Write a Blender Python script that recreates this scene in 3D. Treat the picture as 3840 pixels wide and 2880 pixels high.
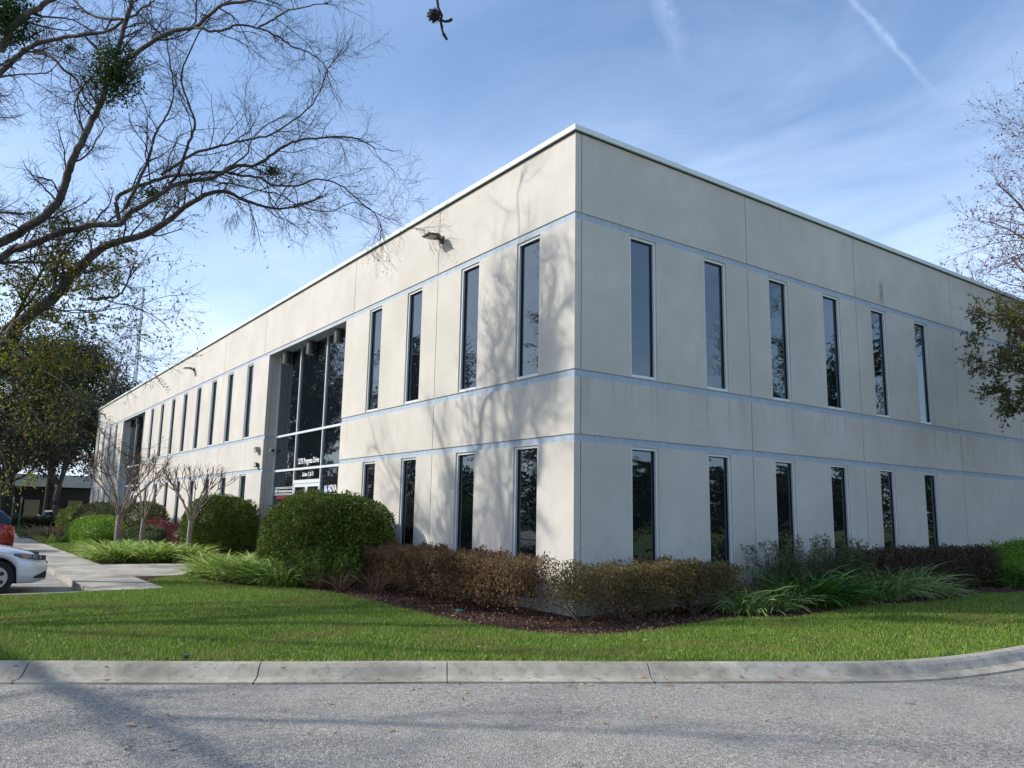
import bpy, math, random
import numpy as np
from mathutils import Matrix, Vector

for o in list(bpy.data.objects): bpy.data.objects.remove(o)
SC = bpy.context.scene
COL = SC.collection
rng = np.random.default_rng(7)
R = math.radians

# ------------------------------------------------------------------ camera
CAM_POS = (10.7212, -9.0455, 1.7)
cd = bpy.data.cameras.new('camera'); cam = bpy.data.objects.new('camera', cd); COL.objects.link(cam)
rt = Vector((0.58410919, 0.8114755, 0.01799903)); up = Vector((0.12313647, -0.11050994, 0.9862175)); fw = Vector((-0.80228042, 0.57384237, 0.1644721))
m = Matrix((rt, up, -fw)).transposed().to_4x4(); m.translation = Vector(CAM_POS)
cam.matrix_world = m
cd.sensor_width = 36; cd.lens = 2957.2 / 3840 * 36; cd.clip_end = 3000; cd.clip_start = 0.05
SC.camera = cam

# ------------------------------------------------------------------ sun, sky, exposure
SUN_EL, SUN_AZ = R(33), R(33)            # light travels towards +y, turned SUN_AZ towards +x
Lv = Vector((math.cos(SUN_EL)*math.sin(SUN_AZ), math.cos(SUN_EL)*math.cos(SUN_AZ), -math.sin(SUN_EL)))
sd = bpy.data.lights.new('sun', 'SUN'); sun = bpy.data.objects.new('sun', sd); COL.objects.link(sun)
sd.energy = 2.4; sd.angle = R(0.9); sd.color = (1.0, 0.955, 0.885)
sun.rotation_euler = Lv.to_track_quat('-Z', 'Y').to_euler(); sun.location = (0, 0, 60)
SC.view_settings.view_transform = 'Standard'; SC.view_settings.look = 'None'; SC.view_settings.gamma = 1
SC.view_settings.exposure = 0.98

W = bpy.data.worlds.new('World'); SC.world = W; W.use_nodes = True
nt = W.node_tree; nt.nodes.clear()
def MA(nt, op, a, b=None, c=None, clamp=False):
    n = nt.nodes.new('ShaderNodeMath'); n.operation = op; n.use_clamp = clamp
    for i, v in enumerate((a, b, c)):
        if v is None: continue
        if isinstance(v, (int, float)): n.inputs[i].default_value = v
        else: nt.links.new(v, n.inputs[i])
    return n.outputs[0]
def VM(nt, op, a, b=None):
    n = nt.nodes.new('ShaderNodeVectorMath'); n.operation = op
    for i, v in enumerate((a, b)):
        if v is None: continue
        if isinstance(v, (tuple, list, Vector)): n.inputs[i].default_value = v
        else: nt.links.new(v, n.inputs[i])
    return n.outputs['Value'] if op in ('DOT_PRODUCT', 'LENGTH') else n.outputs[0]
def RAMP(nt, fac, stops, interp='LINEAR'):
    n = nt.nodes.new('ShaderNodeValToRGB'); n.color_ramp.interpolation = interp
    el = n.color_ramp.elements
    while len(el) < len(stops): el.new(0.5)
    for e, (p, c) in zip(el, stops):
        e.position = p
        e.color = (c, c, c, 1) if isinstance(c, (int, float)) else (*c, 1)
    nt.links.new(fac, n.inputs[0]); return n.outputs[0]
def MIX(nt, fac, a, b, mode='MIX'):
    n = nt.nodes.new('ShaderNodeMix'); n.data_type = 'RGBA'; n.blend_type = mode
    for key, v in ((0, fac), (6, a), (7, b)):
        if isinstance(v, (int, float)): n.inputs[key].default_value = v if key == 0 else (v, v, v, 1)
        elif isinstance(v, (tuple, list)): n.inputs[key].default_value = (*v, 1)
        else: nt.links.new(v, n.inputs[key])
    return n.outputs[2]
def NOISE(nt, vec, scale, detail=4, rough=.5, dist=0):
    n = nt.nodes.new('ShaderNodeTexNoise'); n.inputs['Scale'].default_value = scale; n.inputs['Detail'].default_value = detail
    n.inputs['Roughness'].default_value = rough; n.inputs['Distortion'].default_value = dist
    if vec is not None: nt.links.new(vec, n.inputs['Vector'])
    return n.outputs[0]
def MAP(nt, vec, scale=(1, 1, 1), rot=(0, 0, 0), loc=(0, 0, 0)):
    n = nt.nodes.new('ShaderNodeMapping'); n.inputs['Scale'].default_value = scale; n.inputs['Rotation'].default_value = rot
    n.inputs['Location'].default_value = loc; nt.links.new(vec, n.inputs['Vector']); return n.outputs[0]

sky = nt.nodes.new('ShaderNodeTexSky'); sky.sky_type = 'NISHITA'; sky.sun_disc = False
sky.sun_elevation = SUN_EL; sky.sun_rotation = math.atan2(-Lv.x, -Lv.y); sky.altitude = 0; sky.air_density = 1.0; sky.dust_density = 1.2; sky.ozone_density = 2.5
tc = nt.nodes.new('ShaderNodeTexCoord'); dv = VM(nt, 'NORMALIZE', tc.outputs['Generated'])
sep = nt.nodes.new('ShaderNodeSeparateXYZ'); nt.links.new(dv, sep.inputs[0])
zc = MA(nt, 'MAXIMUM', sep.outputs[2], 0.06)
comb = nt.nodes.new('ShaderNodeCombineXYZ')                       # cloud layer plane: direction / height
nt.links.new(MA(nt, 'DIVIDE', sep.outputs[0], zc), comb.inputs[0]); nt.links.new(MA(nt, 'DIVIDE', sep.outputs[1], zc), comb.inputs[1])
cp = MAP(nt, comb.outputs[0], (0.65, 1.05, 1), (0, 0, 0.5), (2.3, 0.7, 0))
n1 = NOISE(nt, cp, 0.9, 7, .58, 0.6); n2 = NOISE(nt, cp, 0.35, 4, .55, 0.3)
wis = MA(nt, 'MULTIPLY', RAMP(nt, n1, [(0.36, 0.0), (0.80, 1.0)]), RAMP(nt, n2, [(0.36, 0.08), (0.64, 1.0)]))
low = RAMP(nt, sep.outputs[2], [(0.0, 0.62), (0.22, 0.42), (0.45, 0.16), (0.7, 0.05)])
def trail(d0, d1, w, amp):
    d0 = Vector(d0).normalized(); d1 = Vector(d1).normalized(); n = d0.cross(d1).normalized(); t = (d1-d0).normalized()
    nz = NOISE(nt, MAP(nt, dv, (34, 34, 34)), 1.0, 7, .68)
    dist = MA(nt, 'ABSOLUTE', MA(nt, 'ADD', VM(nt, 'DOT_PRODUCT', dv, tuple(n)), MA(nt, 'MULTIPLY', MA(nt, 'SUBTRACT', nz, 0.5), w*2.6)))
    s = VM(nt, 'DOT_PRODUCT', VM(nt, 'SUBTRACT', dv, tuple(d0)), tuple(t)); Ls = (d1-d0).length
    body = MA(nt, 'MULTIPLY', MA(nt, 'SUBTRACT', 1.0, MA(nt, 'DIVIDE', dist, w), clamp=True), RAMP(nt, nz, [(0.25, 0.25), (0.65, 1.0)]))
    ends = MA(nt, 'MULTIPLY', MA(nt, 'MULTIPLY', MA(nt, 'ADD', s, 0.05), 20, clamp=True), MA(nt, 'MULTIPLY', MA(nt, 'SUBTRACT', Ls+0.02, s), 14, clamp=True))
    front = MA(nt, 'GREATER_THAN', VM(nt, 'DOT_PRODUCT', dv, tuple((d0+d1)/2)), 0.5)
    return MA(nt, 'MULTIPLY', MA(nt, 'MULTIPLY', body, ends), MA(nt, 'MULTIPLY', front, amp))
c1 = trail((-0.4091, 0.7338, 0.5423), (-0.374, 0.8074, 0.4563), 0.0050, 0.20)
c2 = trail((-0.5594, 0.5976, 0.5744), (-0.5708, 0.6351, 0.5205), 0.016, 0.16)
c3 = trail((-0.50, 0.64, 0.60), (-0.455, 0.70, 0.555), 0.012, 0.12)
cl = MA(nt, 'ADD', MA(nt, 'ADD', MA(nt, 'MULTIPLY', wis, 0.80), low), MA(nt, 'ADD', c1, MA(nt, 'ADD', c2, c3)), clamp=True)
skyc = nt.nodes.new('ShaderNodeHueSaturation'); skyc.inputs['Saturation'].default_value = 1.24; skyc.inputs['Value'].default_value = 1.0; nt.links.new(sky.outputs[0], skyc.inputs['Color'])
mixc = MIX(nt, cl, skyc.outputs[0], (5.6, 6.6, 8.6))
bg = nt.nodes.new('ShaderNodeBackground'); bg.inputs['Strength'].default_value = 0.099; nt.links.new(mixc, bg.inputs['Color'])
ow = nt.nodes.new('ShaderNodeOutputWorld'); nt.links.new(bg.outputs[0], ow.inputs[0])
SC.cycles.max_bounces = 6; SC.cycles.transparent_max_bounces = 6; SC.cycles.caustics_reflective = False; SC.cycles.caustics_refractive = False

# ------------------------------------------------------------------ helpers: objects and tags
def tag(o, label=None, cat=None, group=None, kind=None):
    if label: o['label'] = label
    if cat: o['category'] = cat
    if group: o['group'] = group
    if kind: o['kind'] = kind
    return o
def empty(name, loc=(0, 0, 0), label=None, cat=None, group=None):
    o = bpy.data.objects.new(name, None); o.location = loc; COL.objects.link(o); o.empty_display_size = .3
    return tag(o, label, cat, group)
class MB:
    """collects faces of one mesh"""
    def __init__(s): s.v = []; s.n = 0; s.f3 = []; s.f4 = []; s.smooth = False
    def add(s, V, F):
        V = np.asarray(V, float).reshape(-1, 3); F = np.asarray(F, int)
        if F.size == 0: return
        s.v.append(V); (s.f4 if F.shape[1] == 4 else s.f3).append(F + s.n); s.n += len(V)
    def box(s, a, b):
        x0, y0, z0 = np.minimum(a, b); x1, y1, z1 = np.maximum(a, b)
        s.add([(x0,y0,z0),(x1,y0,z0),(x1,y1,z0),(x0,y1,z0),(x0,y0,z1),(x1,y0,z1),(x1,y1,z1),(x0,y1,z1)],
              [(0,3,2,1),(4,5,6,7),(0,1,5,4),(1,2,6,5),(2,3,7,6),(3,0,4,7)])
    def xbox(s, M, a, b):
        t = MB(); t.box(a, b); V = np.array([M @ Vector(p) for p in t.v[0]]); s.add(V, t.f4[0])
    def quad(s, a, b, c, d): s.add([a, b, c, d], [(0, 1, 2, 3)])
    def cyl(s, p0, p1, r0, r1=None, k=16, caps=True):
        r1 = r0 if r1 is None else r1
        P = np.array([[p0, p1]], float); s.tubes(P, np.array([[r0, r1]], float), k)
        if caps:
            V = s.v[-1]; base = s.n - len(V)
            for ring, c, fl in ((V[:k], p0, True), (V[k:2*k], p1, False)):
                vv = np.vstack([ring, [c]]); idx = [(i, (i+1) % k, k) for i in range(k)]
                if fl: idx = [(b, a, c_) for a, b, c_ in idx]
                s.add(vv, idx)
    def tubes(s, P, Rr, k=3):
        """P (M,N,3) polylines, Rr (M,N) radii"""
        P = np.asarray(P, float); Rr = np.asarray(Rr, float)
        M, N, _ = P.shape
        T = np.gradient(P, axis=1) if N > 2 else np.repeat((P[:, 1:] - P[:, :1]), 2, axis=1)
        T /= np.linalg.norm(T, axis=2, keepdims=True) + 1e-9
        ref = np.where(np.abs(T[:, :1, 2:3]) > .9, np.array([[[1., 0, 0]]]), np.array([[[0., 0, 1]]]))
        A = np.cross(T, np.broadcast_to(ref, T.shape)); A /= np.linalg.norm(A, axis=2, keepdims=True) + 1e-9
        B = np.cross(T, A)
        a = np.arange(k) * 2 * math.pi / k
        V = P[:, :, None, :] + Rr[:, :, None, None] * (A[:, :, None, :] * np.cos(a)[None, None, :, None] + B[:, :, None, :] * np.sin(a)[None, None, :, None])
        idx = np.arange(M*N*k).reshape(M, N, k); n2 = np.roll(idx, -1, axis=2)
        F = np.stack([idx[:, :-1], n2[:, :-1], n2[:, 1:], idx[:, 1:]], -1).reshape(-1, 4)
        s.add(V.reshape(-1, 3), F[:, ::-1])
    def polytube(s, pts, r0, r1, k=8):
        pts = np.asarray(pts, float); t = np.linspace(0, 1, len(pts)); s.tubes(pts[None], (r0 + (r1-r0)*t)[None], k)
    def build(s, name, mat, parent=None, smooth=False, loc=None):
        me = bpy.data.meshes.new(name)
        V = np.vstack(s.v) if s.v else np.zeros((0, 3))
        if parent is not None or loc is not None:
            off = np.array(parent_world(parent) if parent is not None else loc); V = V - off
        f3 = np.vstack(s.f3) if s.f3 else np.zeros((0, 3), int); f4 = np.vstack(s.f4) if s.f4 else np.zeros((0, 4), int)
        me.vertices.add(len(V)); me.vertices.foreach_set('co', V.ravel())
        li = np.concatenate([f3.ravel(), f4.ravel()]).astype(np.int32)
        me.loops.add(len(li)); me.loops.foreach_set('vertex_index', li)
        st = np.concatenate([np.arange(len(f3))*3, len(f3)*3 + np.arange(len(f4))*4]).astype(np.int32)
        me.polygons.add(len(st)); me.polygons.foreach_set('loop_start', st)
        try: me.polygons.foreach_set('loop_total', np.concatenate([np.full(len(f3), 3), np.full(len(f4), 4)]).astype(np.int32))
        except Exception: pass
        me.polygons.foreach_set('use_smooth', np.full(len(st), bool(smooth)))
        me.update(calc_edges=True); me.validate()
        if mat: me.materials.append(mat)
        o = bpy.data.objects.new(name, me); COL.objects.link(o)
        if parent is not None: o.parent = parent
        elif loc is not None: o.location = loc
        return o
def parent_world(p):
    v = Vector((0, 0, 0))
    while p is not None: v += p.location; p = p.parent
    return v
def copy_tree(o, parent=None):
    c = o.copy(); COL.objects.link(c); c.parent = parent
    for ch in [x for x in bpy.data.objects if x.parent is o]: copy_tree(ch, c)
    return c
def lin(r, g, b):
    f = lambda c: (c/255/12.92) if c/255 <= .04045 else ((c/255+.055)/1.055)**2.4
    return (f(r), f(g), f(b))

# ------------------------------------------------------------------ materials
MT = {}
def pmat(name, col=(.5, .5, .5), rough=.6, metal=0, spec=.5, **kw):
    m = bpy.data.materials.new(name); m.use_nodes = True; b = m.node_tree.nodes['Principled BSDF']
    b.inputs['Base Color'].default_value = (*col, 1); b.inputs['Roughness'].default_value = rough; b.inputs['Metallic'].default_value = metal
    b.inputs['Specular IOR Level'].default_value = spec
    for k, v in kw.items(): b.inputs[k.replace('_', ' ')].default_value = v
    MT[name] = m; return m
def nodes(m): return m.node_tree, m.node_tree.nodes['Principled BSDF']
def bump(nt, b, h, strength, dist):
    n = nt.nodes.new('ShaderNodeBump'); n.inputs['Strength'].default_value = strength; n.inputs['Distance'].default_value = dist
    nt.links.new(h, n.inputs['Height']); nt.links.new(n.outputs[0], b.inputs['Normal'])
def pos(nt): return nt.nodes.new('ShaderNodeNewGeometry').outputs['Position']
def leafmat(name, stops, trans=.3, rough=.45, patch=None, spec=.35):
    """leaf colour varies leaf by leaf; patch = (colour, scale, threshold) gives whole patches another hue"""
    m = pmat(name, rough=rough, spec=spec); nt, b = nodes(m)
    g = nt.nodes.new('ShaderNodeNewGeometry')
    c = RAMP(nt, g.outputs['Random Per Island'], stops)
    if patch:
        nz = NOISE(nt, g.outputs['Position'], patch[1], 3, .6)
        c = MIX(nt, RAMP(nt, nz, [(patch[2]-.06, 0.0), (patch[2]+.08, 0.9)]), c, patch[0])
    nt.links.new(c, b.inputs['Base Color'])
    t = nt.nodes.new('ShaderNodeBsdfTranslucent'); nt.links.new(c, t.inputs['Color'])
    mx = nt.nodes.new('ShaderNodeMixShader'); mx.inputs[0].default_value = trans
    nt.links.new(b.outputs[0], mx.inputs[1]); nt.links.new(t.outputs[0], mx.inputs[2]); nt.links.new(mx.outputs[0], nt.nodes['Material Output'].inputs[0])
    return m

# stucco wall
m = pmat('stucco', rough=.9, spec=.2); nt, b = nodes(m); P = pos(nt)
big = NOISE(nt, P, .55, 5, .6); med = NOISE(nt, P, 2.2, 5, .6); fine = NOISE(nt, P, 55, 3, .7)
base = MIX(nt, RAMP(nt, big, [(.35, 0.0), (.68, 1.0)]), (.56, .53, .47), (.69, .66, .595))
base = MIX(nt, MA(nt, 'MULTIPLY', RAMP(nt, med, [(.42, 0.0), (.68, 1.0)]), .5), base, (.48, .43, .36))
base = MIX(nt, MA(nt, 'MULTIPLY', RAMP(nt, fine, [(.35, 0.0), (.7, 1.0)]), .45), base, (.48, .445, .39))
sp = nt.nodes.new('ShaderNodeSeparateXYZ'); nt.links.new(P, sp.inputs[0]); z = sp.outputs[2]
st = NOISE(nt, MAP(nt, P, (5, 5, .18)), 1.0, 5, .7)                      # rain streaks running down
streak = RAMP(nt, st, [(.52, 0.0), (.72, 1.0)])
def band(z, a, bb, c):                                                     # fades from full at bb (top) to none at a (bottom)
    up_ = MA(nt, 'MULTIPLY', MA(nt, 'SUBTRACT', z, a), 1.0/(bb-a), clamp=True); return MA(nt, 'MULTIPLY', up_, MA(nt, 'LESS_THAN', z, c))
zone = MA(nt, 'MAXIMUM', band(z, 3.2, 4.2, 4.22), MA(nt, 'MAXIMUM', MA(nt, 'MULTIPLY', band(z, 8.0, 8.95, 8.96), .3), MA(nt, 'MULTIPLY', MA(nt, 'SUBTRACT', .9, z), .7, clamp=True)))
base = MIX(nt, MA(nt, 'MULTIPLY', MA(nt, 'MULTIPLY', streak, zone), .5), base, (.26, .245, .21))
splash = MA(nt, 'MULTIPLY', MA(nt, 'SUBTRACT', .45, z), 1.4, clamp=True)
base = MIX(nt, MA(nt, 'MULTIPLY', splash, RAMP(nt, med, [(.3, .15), (.7, .8)])), base, (.22, .21, .15))
y = sp.outputs[1]; wy = MA(nt, 'ADD', y, MA(nt, 'MULTIPLY', MA(nt, 'SUBTRACT', NOISE(nt, P, 2.5, 3, .6), .5), .06)); dm = None   # run-off streaks below the sill corners of the right facade
for e_ in (1.42, 2.11, 3.58, 4.26, 5.78, 6.46, 7.89, 8.57, 10.02, 10.69, 12.18, 12.84):
    d_ = MA(nt, 'ABSOLUTE', MA(nt, 'SUBTRACT', wy, e_)); dm = d_ if dm is None else MA(nt, 'MINIMUM', dm, d_)
run = MA(nt, 'MULTIPLY', MA(nt, 'MULTIPLY', MA(nt, 'SUBTRACT', .075, dm), 13, clamp=True), MA(nt, 'MULTIPLY', band(z, 3.2, 4.2, 4.22), MA(nt, 'GREATER_THAN', sp.outputs[0], -.02)))
base = MIX(nt, MA(nt, 'MULTIPLY', run, RAMP(nt, NOISE(nt, P, 3.1, 3, .6), [(.3, .1), (.7, .75)])), base, (.36, .34, .29))
# bird or leak stain on the parapet
dy = MA(nt, 'ABSOLUTE', MA(nt, 'SUBTRACT', y, 10.56)); dz = MA(nt, 'ABSOLUTE', MA(nt, 'SUBTRACT', z, 7.70))
smask = MA(nt, 'MULTIPLY', MA(nt, 'MULTIPLY', MA(nt, 'SUBTRACT', .13, dy), 12, clamp=True), MA(nt, 'MULTIPLY', MA(nt, 'SUBTRACT', .36, dz), 6, clamp=True))
base = MIX(nt, MA(nt, 'MULTIPLY', smask, RAMP(nt, NOISE(nt, MAP(nt, P, (30, 30, 7)), 1, 3, .6), [(.38, 0.0), (.58, .8)])), base, (.13, .115, .09))
nt.links.new(base, b.inputs['Base Color']); bump(nt, b, NOISE(nt, P, 60, 4, .7), .9, .010)
# blue reveal stripe
m = pmat('blue_paint', rough=.8, spec=.3); nt, b = nodes(m); P = pos(nt)
nt.links.new(MIX(nt, RAMP(nt, NOISE(nt, MAP(nt, P, (4, 4, 1)), 3, 5, .65), [(.35, 0.0), (.7, 1.0)]), (.33, .40, .475), (.44, .505, .57)), b.inputs['Base Color']); bump(nt, b, NOISE(nt, P, 80, 2, .5), .4, .004)
pmat('sealant', (.27, .235, .20), .8)
m = pmat('coping', (.66, .74, .71), .45, 0.0, .5)
m = pmat('frame', (.66, .70, .71), .4, .1); pmat('dark_seal', (.012, .013, .015), .5)
pmat('roofing', (.35, .35, .34), .9)
# reflective tinted glass
m = pmat('glass', (.006, .009, .012), .015, 0, .5, IOR=2.05); nt, b = nodes(m); P = pos(nt)
b.inputs['Specular Tint'].default_value = (.80, .93, 1.0, 1)
bump(nt, b, NOISE(nt, MAP(nt, P, (1, 1, 2.6)), 1.3, 2, .4), .5, .010)
pmat('dark_metal', (.045, .047, .05), .4, .6); pmat('bronze', (.07, .066, .058), .45, .3); pmat('grey_metal', (.25, .26, .27), .4, .6)
pmat('lens', (.45, .45, .42), .3); pmat('letter_white', (.8, .8, .8), .5); pmat('letter_red', (.42, .05, .06), .5); pmat('letter_blue', (.10, .16, .42), .5)
# concrete
def concrete(name, c0, c1, dirt=.5, stain_shade=.5):
    m = pmat(name, rough=.88, spec=.25); nt, b = nodes(m); P = pos(nt)
    c = MIX(nt, RAMP(nt, NOISE(nt, P, 1.6, 6, .65), [(.35, 0.0), (.68, 1.0)]), c0, c1)
    c = MIX(nt, RAMP(nt, NOISE(nt, P, .75, 6, .7, .4), [(.46, 0.0), (.62, stain_shade)]), c, tuple(x*.42 for x in c0))  # broad dark blotches: real staining, and tree shade painted into the walk
    c = MIX(nt, MA(nt, 'MULTIPLY', RAMP(nt, NOISE(nt, P, 9, 5, .7), [(.5, 0.0), (.72, 1.0)]), dirt), c, tuple(x*.55 for x in c0))
    c = MIX(nt, MA(nt, 'MULTIPLY', RAMP(nt, NOISE(nt, P, 140, 2, .6), [(.35, 0.0), (.7, 1.0)]), .35), c, tuple(x*.7 for x in c0))
    nt.links.new(c, b.inputs['Base Color']); bump(nt, b, NOISE(nt, P, 120, 3, .6), .5, .004); return m
concrete('kerb_concrete', (.37, .33, .26), (.55, .51, .42), .85, .65); concrete('walk_concrete', (.37, .345, .29), (.52, .49, .43), .5, .85)
pmat('gap_dark', (.02, .018, .014), .95)
# asphalt
m = pmat('asphalt', rough=.9, spec=.3); nt, b = nodes(m); P = pos(nt)
v = nt.nodes.new('ShaderNodeTexVoronoi'); v.inputs['Scale'].default_value = 85; nt.links.new(P, v.inputs['Vector'])
sc_ = nt.nodes.new('ShaderNodeSeparateColor'); nt.links.new(v.outputs['Color'], sc_.inputs[0])
agg = RAMP(nt, sc_.outputs[0], [(0.0, (.078, .07, .058)), (.3, (.215, .195, .165)), (.72, (.375, .35, .30)), (.92, (.58, .545, .475)), (1.0, (.82, .78, .70))])
v3 = nt.nodes.new('ShaderNodeTexVoronoi'); v3.inputs['Scale'].default_value = 38; nt.links.new(P, v3.inputs['Vector'])
sc3 = nt.nodes.new('ShaderNodeSeparateColor'); nt.links.new(v3.outputs['Color'], sc3.inputs[0])
agg = MIX(nt, .40, agg, RAMP(nt, sc3.outputs[1], [(0.0, (.10, .093, .08)), (.6, (.31, .29, .25)), (1.0, (.54, .51, .45))]))
agg = MIX(nt, RAMP(nt, NOISE(nt, P, .45, 5, .6), [(.38, 0.0), (.66, .5)]), agg, (.35, .33, .285))
agg = MIX(nt, RAMP(nt, NOISE(nt, P, 1.3, 4, .6), [(.5, 0.0), (.75, .35)]), agg, (.13, .128, .123))
v2 = nt.nodes.new('ShaderNodeTexVoronoi'); v2.feature = 'DISTANCE_TO_EDGE'; v2.inputs['Scale'].default_value = .42
wob = nt.nodes.new('ShaderNodeVectorMath'); wob.operation = 'ADD'; nt.links.new(P, wob.inputs[0])
nz = nt.nodes.new('ShaderNodeTexNoise'); nz.inputs['Scale'].default_value = 1.8; nz.inputs['Detail'].default_value = 6; nt.links.new(P, nz.inputs['Vector']); nt.links.new(nz.outputs['Color'], wob.inputs[1]); nt.links.new(wob.outputs[0], v2.inputs['Vector'])
crack = MA(nt, 'MULTIPLY', RAMP(nt, v2.outputs['Distance'], [(.0, 1.0), (.008, 0.0)]), RAMP(nt, NOISE(nt, P, .8, 3, .6), [(.50, 0.0), (.6, .6)]))
agg = MIX(nt, crack, agg, (.02, .02, .02))
nt.links.new(agg, b.inputs['Base Color']); bump(nt, b, v.outputs['Distance'], .8, .010)
m = pmat('line_paint', (.62, .62, .60), .7)
# soil under mulch / lawn
m = pmat('soil', rough=1, spec=.1); nt, b = nodes(m); P = pos(nt)
nt.links.new(RAMP(nt, NOISE(nt, P, 16, 6, .75), [(.3, (.022, .012, .009)), (.5, (.060, .032, .023)), (.62, (.10, .058, .04)), (.75, (.17, .11, .08))]), b.inputs['Base Color']); bump(nt, b, NOISE(nt, P, 30, 5, .7), 1, .03)
m = pmat('turf_soil', rough=1, spec=.1); nt, b = nodes(m); P = pos(nt)
nt.links.new(MIX(nt, RAMP(nt, NOISE(nt, P, 40, 4, .7), [(.35, 0.0), (.65, 1.0)]), (.05, .055, .015), (.09, .13, .025)), b.inputs['Base Color']); bump(nt, b, NOISE(nt, P, 60, 3, .7), 1, .02)
m = pmat('far_ground', rough=1, spec=.1); nt, b = nodes(m); P = pos(nt)
nt.links.new(MIX(nt, RAMP(nt, NOISE(nt, P, .2, 5, .7), [(.35, 0.0), (.65, 1.0)]), (.10, .15, .035), (.17, .20, .07)), b.inputs['Base Color'])
m = leafmat('grass', [(0, (.04, .10, .010)), (.25, (.10, .21, .018)), (.6, (.19, .33, .032)), (.85, (.31, .41, .06)), (1, (.56, .47, .22))], .3, .5, ((.24, .26, .06), .8, .56))
nt_ = m.node_tree
leafmat('mulch', [(0, (.028, .011, .008)), (.4, (.075, .034, .024)), (.7, (.13, .065, .045)), (.9, (.24, .145, .095)), (1, (.42, .31, .21))], 0, .9)
# bark
def bark(name, c0, c1, sc=14):
    m = pmat(name, rough=.92, spec=.15); nt, b = nodes(m); P = pos(nt)
    n = NOISE(nt, MAP(nt, P, (1, 1, .35)), sc, 5, .7)
    nt.links.new(RAMP(nt, n, [(.32, c0), (.66, c1)]), b.inputs['Base Color']); bump(nt, b, n, .8, .02); return m
bark('bark_grey', (.045, .038, .033), (.15, .13, .115)); bark('twig_bark', (.035, .028, .025), (.085, .068, .060)); bark('bark_dark', (.022, .018, .015), (.07, .058, .048))
bark('bark_pale', (.15, .115, .085), (.36, .31, .26), 9); bark('bark_tan', (.085, .052, .034), (.21, .14, .095), 8); bark('stem_brown', (.06, .035, .025), (.17, .11, .08), 20)
pmat('moss_grey', (.20, .21, .18), .9)
leafmat('bush_green', [(0, (.035, .07, .010)), (.45, (.075, .125, .017)), (.8, (.14, .20, .03)), (1, (.32, .37, .08))], .22, .5, ((.17, .19, .035), 2.6, .56), spec=.25)
leafmat('bright_leaf', [(0, (.09, .19, .015)), (.5, (.16, .29, .025)), (1, (.29, .41, .06))], .3, .45)
leafmat('olive_leaf', [(0, (.045, .055, .014)), (.6, (.075, .09, .02)), (1, (.15, .13, .04))], .2, .5)
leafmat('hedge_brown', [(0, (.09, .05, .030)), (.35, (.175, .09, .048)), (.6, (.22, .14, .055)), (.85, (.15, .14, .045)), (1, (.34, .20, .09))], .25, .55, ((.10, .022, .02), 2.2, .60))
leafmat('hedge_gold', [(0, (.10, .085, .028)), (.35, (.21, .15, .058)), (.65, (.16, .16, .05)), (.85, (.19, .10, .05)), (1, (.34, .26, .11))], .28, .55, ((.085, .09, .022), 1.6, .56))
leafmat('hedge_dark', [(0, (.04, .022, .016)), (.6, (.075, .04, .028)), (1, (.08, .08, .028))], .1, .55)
leafmat('red_leaf', [(0, (.09, .022, .026)), (.6, (.17, .04, .045)), (1, (.27, .09, .06))], .25, .5)
leafmat('grey_green', [(0, (.06, .085, .03)), (.6, (.10, .14, .05)), (1, (.17, .20, .085))], .25, .6)
leafmat('blade_var', [(0, (.13, .24, .03)), (.4, (.26, .40, .055)), (.75, (.44, .54, .14)), (1, (.66, .68, .30))], .35, .45, spec=.35)
leafmat('blade_pale', [(0, (.09, .17, .035)), (.4, (.18, .30, .06)), (.75, (.36, .46, .17)), (1, (.58, .64, .36))], .25, .4, spec=.45)
leafmat('blade_green', [(0, (.04, .10, .015)), (.6, (.075, .20, .025)), (1, (.17, .33, .06))], .25, .35, spec=.5)
leafmat('dry_blade', [(0, (.10, .05, .03)), (.6, (.20, .115, .07)), (1, (.33, .22, .14))], .2, .7)
leafmat('tree_leaf', [(0, (.07, .11, .014)), (.4, (.14, .20, .022)), (.75, (.26, .30, .035)), (.92, (.42, .28, .05)), (1, (.46, .18, .03))], .5, .45)
leafmat('shade_leaf', [(0, (.012, .022, .006)), (.6, (.024, .036, .008)), (.86, (.05, .055, .014)), (1, (.16, .07, .02))], .25, .5)
leafmat('dark_leaf', [(0, (.008, .017, .005)), (.6, (.016, .030, .008)), (1, (.036, .048, .012))], .2, .5)
leafmat('mistletoe_leaf', [(0, (.020, .045, .010)), (1, (.05, .095, .02))], .3, .5)
leafmat('russet_leaf', [(0, (.08, .022, .015)), (.6, (.17, .05, .03)), (1, (.16, .11, .035))], .35, .5)
bark('russet_twig', (.05, .028, .024), (.12, .075, .06)); leafmat('green_rust_leaf', [(0, (.035, .07, .012)), (.5, (.07, .13, .02)), (.7, (.12, .14, .03)), (.88, (.22, .09, .04)), (1, (.32, .12, .05))], .3, .45)
pmat('leaf_red', (.33, .03, .03), .5); pmat('petal_purple', (.16, .07, .42), .5); pmat('twig_dark', (.016, .012, .012), .8)
leafmat('litter', [(0, (.28, .20, .10)), (.5, (.45, .36, .20)), (.85, (.36, .12, .06)), (1, (.12, .07, .05))], .1, .7)
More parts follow.
